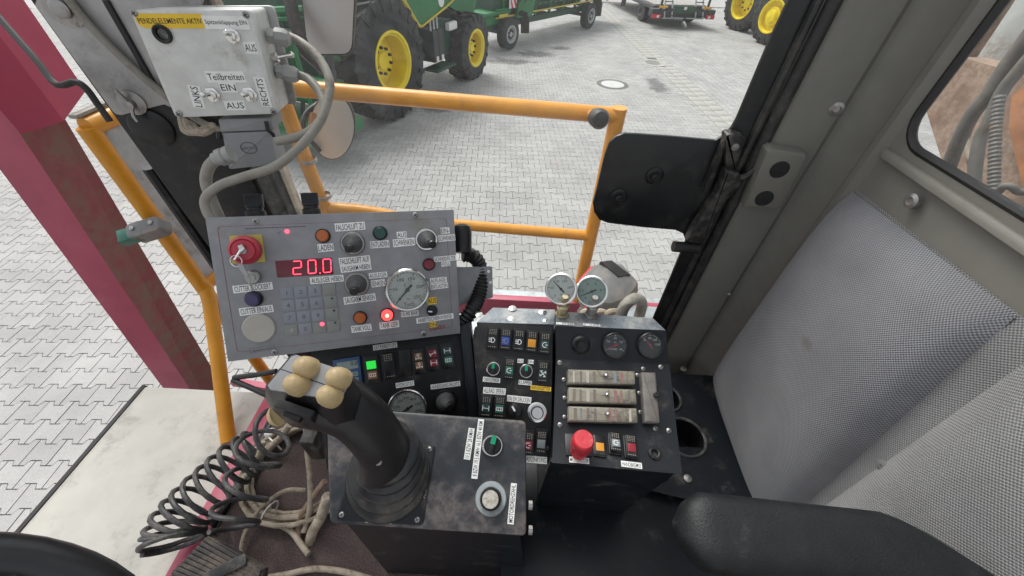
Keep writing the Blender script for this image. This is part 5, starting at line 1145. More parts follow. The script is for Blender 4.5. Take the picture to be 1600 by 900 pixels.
# ================================================================ RIGHT CONSOLE
XM = V((1, -.03, .03))
cM = Fr(pd(945, 617, .69), XM, V((-.03, -.36, .93)))
cL = Fr(cM.w(960, 671), XM, V((0, -.04, 1)))
cU = Fr(cM.w(955, 563), XM, V((0, -.74, .67)))
cT = Fr(cU.w(950, 511), XM, V((0, .05, 1)))
t = thing('fuse_console', 'black console block with fuse covers, round gauges and red stop knob', 'console', cM.M); TI = t.matrix_world.inverted()
rows = [(cT, (868, 486), (1020, 497)), (cU, (868, 509), (1040, 516)), (cM, (868.5, 561), (1046, 569)), (cM, (865, 669), (1058, 677)), (cL, (862.5, 723), (1066, 741))]
Lp = [f_.w(*a) for f_, a, b in rows]; Rp = [f_.w(*b) for f_, a, b in rows]
Lp += [V((Lp[-1].x, Lp[-1].y+.01, Lp[-1].z-.018)), V((Lp[-1].x, Lp[-1].y+.05, ZF)), V((Lp[0].x, Lp[0].y, ZF))]; Rp += [V((Rp[-1].x, Rp[-1].y+.01, Rp[-1].z-.018)), V((Rp[-1].x-.02, Rp[-1].y+.05, ZF)), V((Rp[0].x, Rp[0].y, ZF))]
n = len(Lp); mb = MB()
mb.add([TI @ p for p in Lp+Rp], [(i, i+1, n+i+1, n+i) for i in range(n-1)]+[(n-1, 0, n, 2*n-1), tuple(range(n))[::-1], tuple(range(n, 2*n))])
mb.m = [1, 0, 0, 0, 0, 0, 0, 0, 0, 0]; mb.build('console_body', ['black_metal', 'console_top'], t, ang=20)
def onf(fr): # child transform so that parts can be authored in another console frame
    e = bpy.data.objects.new('x', None); return TI @ fr.M
class Sub:  # thin shim: build parts in frame fr but parent them to thing t
    pass
def in_frame(fr, parent, fn):
    """run fn(holder) with parts authored in fr; reparent them to parent with correct local matrix"""
    before = set(bpy.data.objects); fn(None); Mx = parent.matrix_world.inverted() @ fr.M
    for o in set(bpy.data.objects)-before:
        if o.parent is None: o.parent = parent; o.matrix_basis = Mx @ o.matrix_basis
def fU(p):
    gauge(cU, None, 959.5, 538.8, 20.5, .010, face='dial_black', bezel='black_plastic', ink='print_white', needle=207, nmat='mushroom_red', nums=('0', '10', '20', '30', '40'), ticks=20, a0=210, a1=-30, extra=(('03780', -.08, -.30, .62, .14, 1), ('RPM', 0, .22, .2, .08, 1)))
    gauge(cU, None, 1014, 538.8, 20.5, .010, face='dial_black', bezel='black_plastic', ink='print_white', needle=128, nmat='mushroom_red', nums=('40', '80', '100', '120'), ticks=15, a0=135, a1=10, extra=(('C', .0, .05, .18, .14, 1),))
    lat(cU, None, 'buzzer', 907, 538, [(14.5, 0), (14.5, .006), (11, .009), (10.5, .008), (8.5, .008), (8, .0095), (6, .0085), (5.5, .0095), (3, .009), (1e-6, .010)], ['black_plastic'], 26)
in_frame(cU, t, fU)
FC = [((887, 577), (992, 580), (992.5, 601), (887, 600)), ((888, 605), (993.5, 608.5), (995, 632), (887.5, 629.5)), ((888, 634.5), (995.5, 638), (996.5, 661.5), (888, 659))]
for q in FC:
    P_ = cM.poly(q, .016); mb = MB(); mb.prism(round_poly(P_, .002, 2), .0, .018, .003); o = mb.build('fuse_cover', ['fuse_cover'], t)
    for k in range(9):
        u0 = .07+.10*k+random.uniform(-.01, .01); u1 = u0+random.uniform(.03, .06)
        if .44 < u0 < .52: continue
        pts = [V(q[0]).lerp(V(q[1]), u) for u in (u0, u1)]+[V(q[3]).lerp(V(q[2]), u) for u in (u1, u0)]
        ctr = sum(pts, V((0, 0)))/4; pts = [ctr+(p-ctr)*.8 for p in pts]
        m_ = random.choice(['fuse_pale', 'fuse_dull', 'fuse_dull', 'fuse_grey', 'fuse_rose', 'fuse_blue'])
        s_ = MB(); s_.prism(cM.poly([tuple(p) for p in pts], .0182), .0181, .0184); s_.build('fuse', [m_], o)
    xm, ym = sum(p[0] for p in q)/4+2, sum(p[1] for p in q)/4-1
    lat(cM, o, 'cover_screw', xm, ym, [(3.2, .018), (3.2, .023), (2.4, .024), (1e-6, .023)], ['chrome'], 12)
q = [(1001.5, 581.5), (1024.5, 582), (1031, 661.5), (1007, 661)]
mb = MB(); mb.prism(round_poly(cM.poly(q, .014), .002, 2), 0, .016, .003); o = mb.build('fuse_cover', ['fuse_grey'], t); tag(o, 'narrow upright grey fuse cover')
lat(cM, o, 'cover_screw', 1020, 619.5, [(4.5, .016), (4.5, .020), (3, .021), (1e-6, .0205)], ['rubber'], 14)
for p_ in ((874.6, 567), (1032.5, 573.5), (875, 664), (1024, 669.5), (1045, 673), (881, 593), (882, 621.5), (882, 651.5), (996, 586), (998.5, 614), (1000, 644), (1005, 576)): screw(cM, t, *p_, 3.2 if p_[0] > 878 and p_[0] < 1010 else 4, False, 0, random.uniform(0, 3))
def fL(p):
    lat(cL, None, 'stop_knob', 904, 706, [(13, 0), (13, .008), (12, .010), (11, .014), (15.3, .020), (16.3, .024), (16.3, .046), (15.2, .050), (13.5, .052), (5, .0525), (1e-6, .052)], ['mushroom_red'], 30)
    mb = MB(); mb.prism(cL.poly([(882, 678), (924, 680), (925, 714), (884, 712)]), .0, .002, .0006); mb.build('knob_plate', ['black_plastic'], None)
    sticker(cL, None, (889.5, 717.8), (920.5, 720.6), 9, 'MOTORSTOP'); sticker(cL, None, (970.5, 724.5), (1003, 728.4), 9, 'HANDBREMSE')
    rocker(cL, None, 936.5, 697, 20, 34, lens='amber_lens', icon='none', dots=False, flat=True, rot=-.05); rocker(cL, None, 960.5, 694, 20, 34, lens='grey_lens', icon='arc', tilt=-9, rot=-.06); rocker(cL, None, 984.5, 699, 20, 36, lens='red_lens', icon='none', tilt=4, rot=-.06)
    lat(cL, None, 'socket_ring', 1022.5, 709, [(9.5, 0), (9.5, .003), (7, .005), (5, .004), (4.5, -.004), (1e-6, -.004)], ['rubber'], 22)
in_frame(cL, t, fL)
for p_ in ((879, 738), (1036, 750)): P_ = pd(*p_, .69); mb = MB(); mb.lathe([(.012, 0), (.012, .006), (.009, .009), (1e-7, .010)], 16); mb.build('front_bolt', ['black_plastic'], t, TI @ axis(V((P_.x, Lp[-3].y+.012, P_.z)), (0, -1, .2)))
# top gauges on fittings
for i, (gx, gy, fx, fy, ang, nm, lb) in enumerate(((877, 452, 878, 491, 132, ('0', '50', '100', '150', '200', '250'), 'chrome pressure gauge with red lettering on a brass fitting'), (925, 456, 923, 492, 200, ('0', '2', '4', '6', '8', '10'), 'chrome pressure gauge with blue-tinted dial on a steel fitting'))):
    base = cT.w(fx, fy); up = V((0, .02, 1)); g_ = thing('pressure_gauge', lb, 'gauge', base); 
    mb = MB(); mb.lathe([(.0135, 0), (.0135, .003), (.010, .004), (.010, .016), (.0115, .017), (.0115, .024), (.008, .026), (.008, .032), (.0062, .034), (.0062, .048)], 6); mb.build('fitting', ['brass' if i == 0 else 'steel'], g_)
    dG = (base-CAM).dot(_F)-.018; gF = Fr(pd(gx, gy, dG), _R, -(_F*.93)+_U*.12+_R*(-.28 if i == 0 else -.30)); 
    before = set(bpy.data.objects); gauge(gF, None, gx, gy, 25, .006, needle=ang, nums=nm, ticks=25, body=.024, extra=(('bar', 0, -.35, .16, .1, 1), ('Tiedo' if i == 0 else 'EN 837', 0, -.66, .45, .15, 2 if i == 0 else 1)), face='dial_white' if i == 0 else 'lcd')
    for o in set(bpy.data.objects)-before:
        if o.parent is None: o.parent = g_; o.matrix_basis = g_.matrix_world.inverted() @ gF.M @ o.matrix_basis
in_frame(cT, t, lambda p: (sticker(cT, None, (869, 505), (897, 507), 4.5, '0 - 250 BAR'), sticker(cT, None, (911, 507), (938, 509), 4.5, '0 - 10 BAR')))

# left block of the console with rockers
cB = Fr(pd(805, 590, .70), XM, V((-.02, -.56, .83)))
t = thing('switch_console', 'black console block with five lighting rockers and green rotary knobs', 'console', cB.M); TI = t.matrix_world.inverted()
outl = cB.poly([(738, 530), (741, 512), (752, 503), (864.5, 509), (862, 725), (760, 716), (748, 640)])
mb = MB(); mb.prism(outl, -.16, 0, .004); mb.build('console_body', ['black_dash'], t)
mb = MB(); A = [cB.w(745, 505, -.002), cB.w(866, 508, -.002)]; bk = [ppl(770, 482, A[0], V((0, .02, 1))), ppl(867, 485, A[0], V((0, .02, 1)))]
mb.hexa([TI @ (p+V((0, 0, -.012))) for p in (A[0], A[1], bk[1], bk[0])]+[TI @ (p+V((0, 0, .0025))) for p in (A[0], A[1], bk[1], bk[0])]); tpz = mb.build('top_shelf', ['console_top'], t)
for p_ in ((748, 491), (801, 482), (800, 498), (848, 488), (852, 502)):
    P_ = ppl(*p_, A[0]+V((0, 0, .003)), V((0, 0, 1))); mb = MB(); mb.lathe([(.0075, 0), (.0075, .001), (.003, .0025), (1e-7, .003)], 14); mb.build('washer_screw', ['chrome'], t, TI @ Matrix.Translation(P_))
for (x_, y_, ln, ic, im) in ((770, 528, None, 'lamp', 'print_white'), (790.5, 529.5, 'blue_lens', 'lamp', 'grey_lens'), (811, 531, None, 'lamp', 'print_white'), (831, 533, 'amber_lens', 'none', 'ink'), (851, 535.5, 'green_lamp', 'arc', 'print_white')):
    rocker(cB, t, x_, y_, 19.5, 34, lens=ln, icon=ic, imat=im, tilt=8, rot=-.04)
rotary(cB, t, 771, 576.5, 11, .012, 'chrome', mark='green_bright', ang=90, mw=.2); rotary(cB, t, 822, 580, 11, .012, 'chrome', mark='green_bright', ang=90, mw=.2)
rocker(cB, t, 796, 575, 19, 34, lens='green_lens', icon='arc', tilt=8, rot=-.04); rocker(cB, t, 848, 580, 19, 34, lens='green_lamp', icon='fan', tilt=8, rot=-.04)
rocker(cB, t, 760, 633, 20, 34, lens='green_lamp', icon='axle', tilt=8, rot=-.04); rocker(cB, t, 781, 634.5, 20, 34, lens='green_lens', icon='grid', tilt=8, rot=-.04)
rocker(cB, t, 845.5, 688, 20, 36, lens='grey_lens', icon='none', tilt=8, rot=-.04); rocker(cB, t, 825, 690, 20, 36, lens='red_lens', icon='arc', tilt=8, rot=-.04)
for a, b, h, s in (((754.5, 592.5), (781.5, 594.8), 7.5, 'OBERLENKER'), ((810.5, 597), (831, 598.8), 7, 'KLAPPEN'), ((755, 609.5), (790, 612.4), 10, 'ALLRAD. SPERRE'), ((792, 622), (830, 626), 9.5, 'ON EW DRUCKEN'), ((808.5, 563.6), (818, 564), 6.2, 'AUS'), ((825, 565.2), (834, 565.8), 6.2, 'EIN'), ((818, 716.5), (854.5, 719.6), 10, 'RADLENKUNG')): sticker(cB, t, a, b, h, s)
sticker(cB, t, (829, 605.3), (861, 608.4), 6.8, 'WENDEGETTER', 'sticker_yellow')
rotary(cB, t, 805, 641.5, 11.5, .014, 'black_plastic', ang=125)
lat(cB, t, 'dial_knob', 839, 644, [(15, 0), (15, .003), (13, .004), (9.8, .004), (9.5, .012), (8.2, .0125), (8, .0118), (1e-6, .0118)], ['chrome'], 30)
lat(cB, t, 'dial_knob_skirt', 839, 644, [(9.9, .0035), (9.7, .0125), (8.3, .0129), (8.2, .012)], ['black_plastic'], 30, caps=False)
screw(cB, t, 874.5-20, 700, 3, False)

# ================================================================ JOYSTICK BOX
jf = Fr(pd(665, 750, .56), V((1, 0, .01)), V((0, -.34, .94)))
t = thing('joystick_box', 'worn black steel box under the joystick with two dials', 'control box', jf.M); TI = t.matrix_world.inverted()
P = jf.poly([(509, 634), (822, 657), (823, 838), (514, 818)])
Pr = round_poly(P, .008, 4)
mb = MB(); mb.prism(Pr, -.022, 0, .004); mb.build('lid', ['box_worn'], t)
mb = MB(); cx, cy = sum(p[0] for p in P)/4, sum(p[1] for p in P)/4
lowp = [(cx+(x-cx)*.93, cy+(y-cy)*.93) for x, y in P]
vs = [jf.O+jf.X*x+jf.Y*y+jf.N*-.022 for x, y in lowp]; n = 4; cxw = sum(v.x for v in vs)/4; vs2 = [V((cxw+(v.x-cxw)*1.32, v.y+.02, ZF)) for v in vs]
mb.add([TI @ v for v in vs+vs2], [(4, 5, 1, 0), (5, 6, 2, 1), (6, 7, 3, 2), (7, 4, 0, 3), (0, 1, 2, 3)]); mb.build('box_body', ['black_metal'], t, ang=20)
plq = [(590, 662), (679, 696), (660, 818), (524, 808)]
mb = MB(); mb.prism(round_poly(jf.poly([(563, 690), (681, 696), (661, 821), (525, 812)]), .006, 3), .0003, .003, .0008); pt = mb.build('boot_plate', ['black_metal'], t)
for p_ in ((671, 702), (534, 804), (652, 812)): screw(jf, pt, *p_, 4, h0=.003)
sticker(jf, pt, (570, 813), (614, 815.5), 8, 'LANDGANG', face=False, fg='fuse_pale', h0=.003, fill=.8); sticker(jf, pt, (661, 780), (669, 746), 7, 'ACHTE', face=False, fg='fuse_pale', h0=.003, fill=.8)
for a, b, h, s in (((729.5, 718), (737, 669), 9.5, '11.5 BZW 28 KM/H'), ((741, 748), (752, 655), 9.5, '8 BZW 19.5 KM/H 16.5 BZW 40 KM'), ((797.5, 819), (803, 755), 9.5, 'MOTORDREHZAHL')): sticker(jf, t, a, b, h, s)
o = rotary(jf, t, 770, 697, 16.5, .024, 'chrome', 'black_plastic', 'green_bright', ang=80, mw=.22); o.name = 'rotary_knob'
lat(jf, t, 'speed_dial', 767, 779, [(24.5, 0), (24.5, .002), (23, .004), (16.5, .004)], ['galv'], 36)
mb = MB(); r = 16.5*jf.s(767, 779); pr = []
mb.lathe([(r*(1.0 if i % 2 else .94), .004) for i in range(1)]+[(r, .006), (r*.90, .022), (r*.80, .024), (r*.76, .0245)], 30)
for k in range(30): a = 2*math.pi*k/30; mb.tube([(r*1.0*math.cos(a), r*1.0*math.sin(a), .005), (r*.91*math.cos(a), r*.91*math.sin(a), .0215)], .0008, 4)
o = mb.build('dial_grip', ['rubber'], t, T3(*jf.l(767, 779)))
mb = MB(); mb.lathe([(r*.77, .0235), (r*.72, .0262), (1e-7, .0262)], 28); mb.build('dial_cap', ['cap_worn'], o)
for p_ in ((826, 789), (826, 828)): P_ = pd(*p_, .53); mb = MB(); mb.lathe([(.006, 0), (.006, .005), (1e-7, .006)], 8); mb.build('side_bolt', ['steel'], t, TI @ axis(P_, (1, 0, 0)))
# joystick: boot, bent grip, head with four cream buttons
bb = jf.w(606, 745, .003)
t = thing('joystick', 'black joystick with four cream buttons and ribbed rubber boot', 'joystick', axis(bb, jf.N, jf.X)); TI = t.matrix_world.inverted()
mb = MB(); rad = 66*jf.s(600, 768); tb = TI @ pd(601, 694, .505); hN = tb.z
vs = []; fs = []; nn = 30; prof = []
K = 5
for i in range(K):
    f_ = i/K; prof += [(1-.36*f_-.02, f_), (1-.36*f_, f_+.2/K), (1-.36*f_-.02, f_+.5/K), (1-.36*f_-.13, f_+.66/K), (1-.36*(f_+1/K)-.10, f_+.84/K)]
prof.append((.56, 1.0))
for (r_, z_) in prof:
    cx_, cy_ = tb.x*z_, tb.y*z_
    for i in range(nn): a = 2*math.pi*i/nn; vs.append((cx_+rad*r_*math.cos(a), cy_+rad*r_*math.sin(a), hN*.80*z_))
k = len(prof); fs = [(j*nn+i, j*nn+(i+1) % nn, (j+1)*nn+(i+1) % nn, (j+1)*nn+i) for j in range(k-1) for i in range(nn)]+[tuple((k-1)*nn+i for i in range(nn))]
mb.add(vs, fs); mb.build('boot', ['boot_rubber'], t, ang=60)
# grip as a bent oval sleeve
gp = [(606, 722, .535), (602, 705, .515), (591, 686, .495), (570, 660, .475), (545, 640, .460), (520, 628, .450), (495, 620, .445)]
pts = spline([TI @ pd(*p) for p in gp], 5); m_ = len(pts)
rr = [.0385-.006*min(1, i/8)+.003*max(0, (i-18)/12) for i in range(m_)]
mb = MB(); mb.tube(pts, rr, 22, flat=.86); mb.build('grip', ['grip_black'], t, ang=60)
sr = TI @ pd(590, 720, .478); mb = MB(); mb.lathe([(.006, -.004), (.006, .0015), (.003, .002), (.0025, .0005), (1e-7, .0005)], 14); mb.build('grip_screw', ['steel'], t, axis(sr, TI.to_3x3() @ (-_F+_U*-.25)))
hF = Fr(pd(490, 594, .405), ray(538, 596)*1-ray(478, 576), (-_F*.80+_U*.42-_R*.22))
hp = hF.poly([(455, 556), (462, 554), (540, 580), (546, 592), (531, 620), (524, 625), (421, 609), (417, 602)])
mb = MB(); mb.prism(hp, -.004, 0, .0015); HMx = TI @ hF.M; tp_ = mb.build('head_plate', ['connector_grey'], t, HMx)
a, b = hF.l(480, 584), hF.l(537, 607); mb = MB(); strokes(mb, (0, 0), 1, [[hF.l(437, 576), hF.l(538, 612)]], .0003, .0009, 0); mb.build('plate_seam', ['ink'], tp_)
# head body tapering down to the grip
nH = len(hp); low = [(417, 609), (425, 626), (452, 657), (500, 668), (522, 660), (560, 640)]
c_ = V((sum(p[0] for p in hp)/nH, sum(p[1] for p in hp)/nH))
topx = [(455, 556), (462, 554), (540, 580), (546, 592), (531, 620), (524, 625), (421, 609), (417, 602)]
lowx = [(452, 588), (468, 584), (545, 600), (566, 622), (556, 662), (520, 680), (455, 669), (424, 640)]
mb = MB(); lv = []
for k_ in range(6):
    w_ = k_/5; sx = (1.03, 1.06, 1.07, 1.07, 1.05, .95)[k_]
    ring = [hF.w(*a_, -.0045).lerp(pd(*b_, .448), w_) for a_, b_ in zip(topx, lowx)]; cc_ = sum(ring, V())/8
    lv += [TI @ (cc_+(p-cc_)*sx) for p in ring]
fs = [(j*8+i, j*8+(i+1) % 8, (j+1)*8+(i+1) % 8, (j+1)*8+i) for j in range(5) for i in range(8)]+[tuple(range(8))[::-1], tuple(40+i for i in range(8))]
mb.add(lv, fs); mb.build('head_body', ['grip_black'], t, None, 50)
for p_ in ((473, 572), (458, 599), (524, 589), (510, 617)):
    x_, y_ = hF.l(*p_, .012); s_ = hF.s(*p_); r = 17.4*s_
    mb = MB(); mb.lathe([(r*.98, 0), (r, .004), (r*.97, .009), (r*.86, .014), (r*.66, .018), (r*.4, .0205), (r*.15, .021), (1e-7, .021)], 26); mb.build('cream_button', ['button_cream'], t, HMx @ T3(x_, y_, 0))
rkF = Fr(pd(462, 645, .412), _R*.9-_U*.42, -_F*.55-_U*.75-_R*.25)
mb = MB(); mb.prism(rrect(-.021, -.012, .021, .012, .003, 3), -.006, .003, .001); rb = mb.build('thumb_rocker', ['rubber'], t, TI @ rkF.M)
mb = MB(); mb.box((0, 0, .004), (.018, .011, .008), .002); mb.build('rocker_tab', ['black_plastic'], rb)
mb = MB(); x_ = TI @ pd(434, 649, .455); mb.dome(.013, .010, 18, 5, 0, 0, axis(x_, TI.to_3x3() @ (-_R-_U*.5))); mb.build('cream_button', ['button_cream'], t)
mb = MB(); mb.tube([TI @ pd(*p) for p in ((432, 580, .44), (398, 586, .44), (366, 590, .445), (364, 594, .445), (392, 606, .44), (418, 618, .44))], .0032, 8); mb.build('finger_guard', ['rubber'], t)

# ================================================================ FLOOR ITEMS
# black ribbed pedal
pf_ = Fr(pd(345, 862, .86), _R*.85-_U*.5, -_F*.8+_U*.5)
t = thing('floor_pedal', 'black ribbed rubber foot pedal at the edge of the floor mat', 'pedal', pf_.M)
pq = pf_.poly([(325, 836), (412, 888), (400, 960), (240, 930), (268, 896)])
mb = MB(); mb.prism(pq, -.02, 0, .004); mb.build('pedal_plate', ['pedal_rubber'], t)
A, B, C_, D_ = [V(pf_.l(*p)) for p in ((325, 838), (410, 889), (390, 950), (264, 900))]
for k in range(9):
    s_ = (k+.6)/9.6; a, b = A.lerp(D_, s_), B.lerp(C_, s_); mb = MB(); u = (b-a).normalized(); v = V((-u.y, u.x))*.0035
    mb.prism([tuple(a-v), tuple(b-v), tuple(b+v), tuple(a+v)], .0, .005, .001); mb.build('rib', ['pedal_rubber'], t)
mb = MB(); mb.prism(rrect(-.05, -.012, .035, .012, .006, 3), .005, .011, .002); mb.build('hinge_clip', ['latch'], t, T3(*pf_.l(362, 885)) @ Matrix.Rotation(.9, 4, 'Z'))
# spiral cable: helix about a curved axis
def helix(axis_pts, R0, R1, turns, r, label, name, m, squash=1.0):
    ax = spline(axis_pts, 12); n = len(ax); mb = MB(); pts = []; tot = turns*18
    for i in range(tot+1):
        s = i/tot*(n-1); j = min(int(s), n-2); w = s-j; P = ax[j].lerp(ax[j+1], w); tg = (ax[min(j+2, n-1)]-ax[max(j-1, 0)]).normalized()
        e1 = V((0, 0, 1)); e1 = (e1-tg*e1.dot(tg)).normalized(); e2 = tg.cross(e1); a = 2*math.pi*i/18; R = R0+(R1-R0)*i/tot
        pts.append(P+e1*math.sin(a)*R+e2*math.cos(a)*R)
    mb.tube(pts, r, 8); return tag(mb.build(name, [m]), label, 'cable')
helix([pd(400, 702, 1.0), pd(372, 722, .98), pd(340, 752, .96), pd(305, 786, .94), pd(280, 815, .92), pd(272, 835, .91), pd(270, 850, .90)], .053, .060, 12, .0058, 'long black spiral cable draped over the red cab sill', 'spiral_cable', 'cable_dark')
helix([pd(440, 668, .92), pd(410, 698, .93), pd(393, 745, .92), pd(372, 795, .90), pd(362, 830, .88)], .054, .050, 4, .0058, 'loose black spiral cable end with wide loops over the floor mat', 'spiral_cable', 'cable_dark')
# tan cable coil on the floor
c_ = pz(478, 735, ZF); pts = []
for i in range(6*24+1):
    a = 2*math.pi*i/24; k = i/24; R = .125+.012*math.sin(k*2.3)+.004*k; pts.append(V((c_.x+R*1.05*math.cos(a), c_.y+R*.95*math.sin(a), ZF+.008+.0095*(k % 3)+.004*math.sin(3*a+k))))
mb = MB(); mb.tube(pts, .0062, 8); t = tag(mb.build('coiled_cable', ['cable_tan']), 'tan cable wound into a flat coil on the brown floor mat', 'cable')
for a in (.6, 2.6, 4.4):
    mb = MB(); mb.tube([(c_.x+(.128+.028*math.cos(q))*math.cos(a), c_.y+(.120+.028*math.cos(q))*math.sin(a), ZF+.02+.022*math.sin(q)) for q in [2*math.pi*i/12 for i in range(12)]], .0022, 6, closed=True); mb.build('cable_tie', ['sticker'], t)
def fcable(label, pts, r, m='cable_tan'):
    mb = MB(); mb.tube(spline([pz(x, y, ZF+h) for x, y, h in pts], 7), r, 10); tag(mb.build('floor_cable', [m]), label, 'cable')
fcable('pale cable hanging down beside the joystick box onto the mat', [(478, 668, .16), (480, 705, .12), (484, 745, .09), (485, 785, .06), (480, 815, .03), (474, 832, .02)], .007)
fcable('thin pale cable arching wide across the floor mat', [(478, 766, .05), (445, 767, .05), (412, 790, .04), (388, 822, .03), (378, 855, .02), (384, 878, .01), (410, 900, .01)], .0055)
fcable('taped tan cable running from the coil to the conduit', [(415, 785, .02), (430, 814, .02), (455, 830, .02), (470, 850, .02), (482, 866, .02)], .007)
fcable('pale cable lying along the lower end of the floor mat', [(420, 902, .01), (450, 897, .01), (490, 889, .012), (535, 893, .012), (580, 905, .01)], .0068)
fcable('brown cable leaning against the joystick box', [(507, 752, .10), (487, 780, .06), (470, 808, .03), (466, 838, .015)], .008, 'rust_brown')
fcable('dark thin cable along the cab sill under the spiral cable', [(400, 742, .012), (372, 762, .012), (352, 790, .012), (330, 822, .012)], .006, 'cable_dark')
fcable('grey taped cable joint rising towards the joystick', [(452, 664, .10), (440, 682, .07), (425, 697, .04), (408, 712, .02), (398, 735, .012)], .010)
mb = MB(); A, B = pz(428, 676, ZF+.03), pz(412, 678, ZF+.03); d = B-A; mb.lathe([(.014, 0), (.014, .012), (.011, .014), (.011, .022)], 14); tag(mb.build('cable_plug', ['sticker'], None, axis(A, d)), 'white plug end of a cable near the cab sill', 'plug')
mb = MB(); corrugated(mb, spline([pd(*p) for p in ((512, 775, .88), (502, 806, .92), (488, 832, .96), (484, 855, .97), (486, 880, .96), (480, 915, .95))], 8), .0125, .007, 12); tag(mb.build('ribbed_conduit', ['cable_tan']), 'tan ribbed conduit along the side of the joystick box', 'conduit')
mb = MB(); corrugated(mb, spline([pd(*p) for p in ((410, 690, 1.02), (405, 712, 1.02), (395, 730, 1.02), (380, 748, 1.0))], 8), .009, .007, 10); tag(mb.build('ribbed_conduit', ['cable_tan']), 'short ribbed conduit piece behind the spiral cable', 'conduit')
mb = MB(); mb.box((0, 0, 0), (.035, .05, .10), .004); tag(mb.build('bracket_block', ['latch'], None, Matrix.Translation(pd(494, 690, .98))), 'grey bracket block left of the joystick box', 'bracket')
mb = MB(); mb.box((0, 0, 0), (.56, .56, .20), .006); tag(mb.build('shade_filler', ['black_metal'], None, Matrix.Translation(V((.285, .16, ZF+.10)))), 'black filler block added for the shade below the fuse console', 'box')  # block added to fill the foot well, black for its deep shade

# ================================================================ ARMREST, STEERING WHEEL
A, B = pd(1082, 822, .44), pd(1420, 862, .44)
u = (B-A).normalized(); af = Fr(A, u, -_F*.72+_U*.62+_R*0)
t = thing('armrest', 'padded black seat armrest in front of the fabric rear panel', 'armrest', af.M)
L_ = (B-A).length; mb = MB(); vs = []; K = 22; nn = 28
end_px = af.loc(pd(1496, 900, .43))
for i in range(K+1):
    s = i/K; x = -.012+(L_+.06+.012)*s
    w = .040*(1-(1-min(1, (s+.0)/.10))**2*.75) if s < .1 else .040
    if s > .72: w = .040*(1-((s-.72)/.28)**1.6*.62)
    hgt = .030 if s > .06 else .030*(.45+.55*s/.06); yo = -.004*s-(.030*((s-.72)/.28)**1.5 if s > .72 else 0)
    for j in range(nn):
        a = 2*math.pi*j/nn; c, s2 = math.cos(a), math.sin(a); e = .55
        vs.append((x, yo+w*math.copysign(abs(c)**e, c), hgt*math.copysign(abs(s2)**e, s2)-.02))
fs = [(i*nn+j, i*nn+(j+1) % nn, (i+1)*nn+(j+1) % nn, (i+1)*nn+j) for i in range(K) for j in range(nn)]
fs = [q[::-1] for q in fs]+[tuple(range(nn)), tuple(K*nn+j for j in range(nn))[::-1]]
mb.add(vs, fs); mb.build('pad', ['armrest'], t, ang=60)
mb = MB(); mb.box((L_*.75, -.02, -.10), (.05, .03, .12), .006); mb.build('arm_bracket', ['black_metal'], t)
sn = V((.75, 0, .66)); sa = V((0, 1, 0)); sb = V((-.66, 0, .75)); Cs = pd(45, 872, .34)-sa*.195
t = thing('steering_wheel', 'thick black steering wheel rim reaching in at the platform side', 'steering wheel', Cs); 
mb = MB(); mb.tube([(sa*math.cos(a)+sb*math.sin(a))*.195 for a in [2*math.pi*i/64 for i in range(64)]], .0165, 16, closed=True); mb.build('rim', ['grip_black'], t)
for k in range(3): a = math.radians(200+80*k); mb = MB(); mb.tube([(sa*math.cos(a)+sb*math.sin(a))*.19, (sa*math.cos(a)+sb*math.sin(a))*.04-sn*.03], .012, 8); mb.build('spoke', ['grip_black'], t)
mb = MB(); mb.lathe([(.05, -.05), (.05, -.02), (.04, -.01), (1e-7, -.01)], 22); mb.build('hub', ['grip_black'], t, axis((0, 0, 0), sn))
mb = MB(); mb.tube([tuple(-sn*.05), tuple(-sn*.05+V((-.25, 0, -.55)))], .035, 12); mb.build('column', ['black_plastic'], t)

# ================================================================ WINDOW LATCH
hfw = Fr(gf.w(1130, 260, .02), gf.X, gf.N)
t = thing('window_latch', 'scuffed black window latch with long folding handle', 'latch', hfw.M)
def hp_(x, y, h): return (*hfw.l(x, y, h), h)
mb = MB(); mb.prism(round_poly(hfw.poly([(1134, 213), (1138, 209), (1160, 210), (1163, 217), (1150, 268), (1133, 262)], .01), .003, 2), -.012, .012, .003); pl_ = mb.build('latch_plate', ['latch'], t)
mb = MB(); mb.lathe([(.007, .012), (.007, .016), (1e-7, .017)], 12); mb.build('latch_screw', ['steel'], pl_, T3(*hfw.l(1148, 229, .012)))
mb = MB(); mb.prism(round_poly(hfw.poly([(1132, 262), (1154, 266), (1157, 285), (1124, 322), (1098, 378), (1072, 376), (1078, 360), (1104, 320), (1122, 290)], .012), .005, 3), .0, .022, .006); mb.build('latch_arm', ['latch'], t)
mb = MB(); mb.prism(hfw.poly([(1134, 214), (1137, 222), (1106, 306), (1098, 300)], .008), -.006, .008, .002); mb.build('side_plate', ['latch'], t)
mb = MB(); mb.tube([hp_(1150, 280, .012), hp_(1168, 274, .012), hp_(1178, 266, .008)], .006, 8); mb.build('pivot_pin', ['latch'], t)
mb = MB(); mb.tube([hp_(1090, 388, .012), hp_(1052, 385, .012)], .0125, 14); mb.build('handle_knob', ['rubber'], t)

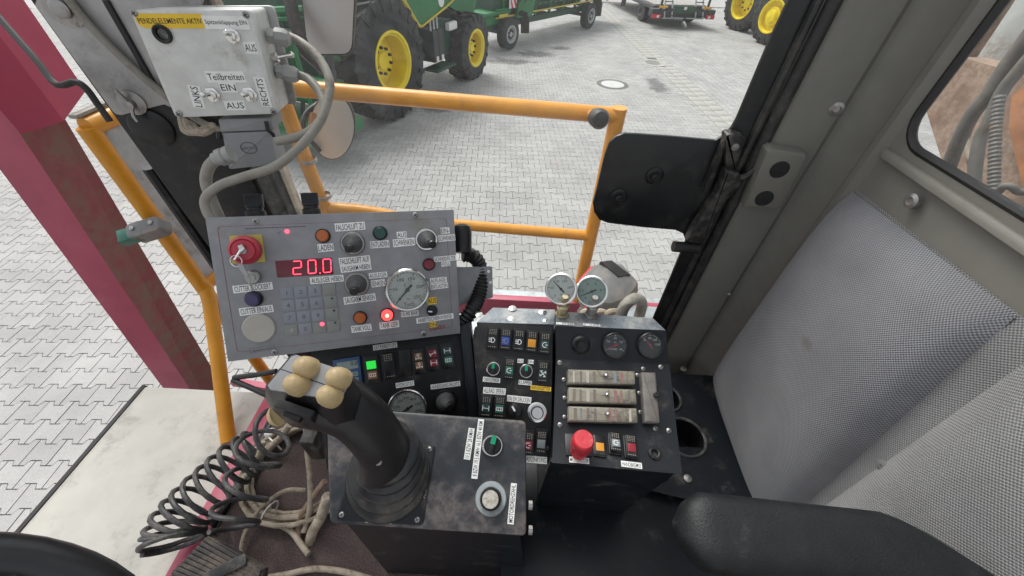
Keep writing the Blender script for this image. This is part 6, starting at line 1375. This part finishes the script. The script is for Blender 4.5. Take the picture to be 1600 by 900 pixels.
# ================================================================ BEHIND THE REAR WINDOW
XB = 1.15
t = thing('rusty_hopper', 'rusty brown steel hopper wall behind the rear window', 'hopper', V((XB, .5, 2.0))); TI = t.matrix_world.inverted()
def bk(pts, x0, x1, name, m, par=t):
    mb = MB(); P_ = [px(a, b, x0) for a, b in pts]; n = len(P_); vs = [TI @ p for p in P_]+[TI @ (p+V((x1-x0, 0, 0))) for p in P_]
    mb.add(vs, [tuple(range(n)), tuple(range(n, 2*n))[::-1]]+[(i, n+i, n+(i+1) % n, (i+1) % n) for i in range(n)]); return mb.build(name, [m], par)
bk([(1440, 150), (1455, 110), (1500, 88), (1568, 108), (1640, 120), (1640, 420), (1530, 420), (1475, 262)], XB, XB+.08, 'wall_plate', 'rust_brown')
bk([(1500, 92), (1560, 0), (1600, -60), (1700, -60), (1700, 60), (1566, 106)], XB+.18, XB+.20, 'pale_sheet', 'sheet_pale')
bk([(1490, 88), (1512, 40), (1560, -20), (1580, -60), (1600, -60), (1565, 5), (1508, 92)], XB+.10, XB+.13, 'edge_crust', 'rust_brown')
bk([(1580, 150), (1660, 90), (1660, 330), (1600, 300), (1576, 200)], XB-.03, XB-.01, 'orange_plate', 'rust_orange')
ye = px(1475, 262, XB).y-.03-.5
mb = MB(); mb.box((.55, (ye-2.2)/2+.0, -.05), (.9, ye+2.2, 1.5), .02); mb.build('hopper_body', ['rust_brown'], t)
for yy in (ye-.25, -1.9):
    for xx in (.25, .85): mb = MB(); mb.box((xx, yy, -1.4), (.14, .14, 1.22), .01); mb.build('support_leg', ['rust_brown'], t)
def rc(name, label, pts, r, m): mb = MB(); mb.tube(spline([px(a, b, X_) for a, b, X_ in pts], 6), r, 10); tag(mb.build(name, [m]), label, 'hose')
rc('thick_hose', 'thick grey hose sweeping up across the rear window', [(1482, 262, .98), (1497, 222, .96), (1520, 178, .95), (1548, 143, .95), (1575, 100, .95), (1620, 40, .95)], .0135, 'hose_grey')
rc('thick_hose', 'grey hose bending down behind the rear window', [(1640, 55, .95), (1590, 112, .95), (1565, 145, .95), (1545, 190, .95), (1532, 215, .95), (1524, 260, .95), (1522, 300, .95)], .011, 'hose_grey')
rc('thin_hose', 'thin brown hose hanging on the rusty hopper', [(1530, 170, 1.0), (1512, 215, 1.0), (1516, 255, 1.0), (1530, 285, 1.0)], .005, 'cable_tan')
rc('hose_end', 'knotted grey hose end at the sill of the rear window', [(1560, 300, .85), (1568, 292, .84), (1580, 292, .84), (1592, 300, .85), (1610, 298, .86)], .006, 'hose_grey')
mb = MB(); corrugated(mb, spline([px(*p) for p in ((1562, 150, .93), (1556, 200, .93), (1553, 300, .93))], 8), .0095, .008, 10); tag(mb.build('ribbed_conduit', ['hose_grey']), 'grey ribbed conduit hanging behind the rear window', 'conduit')
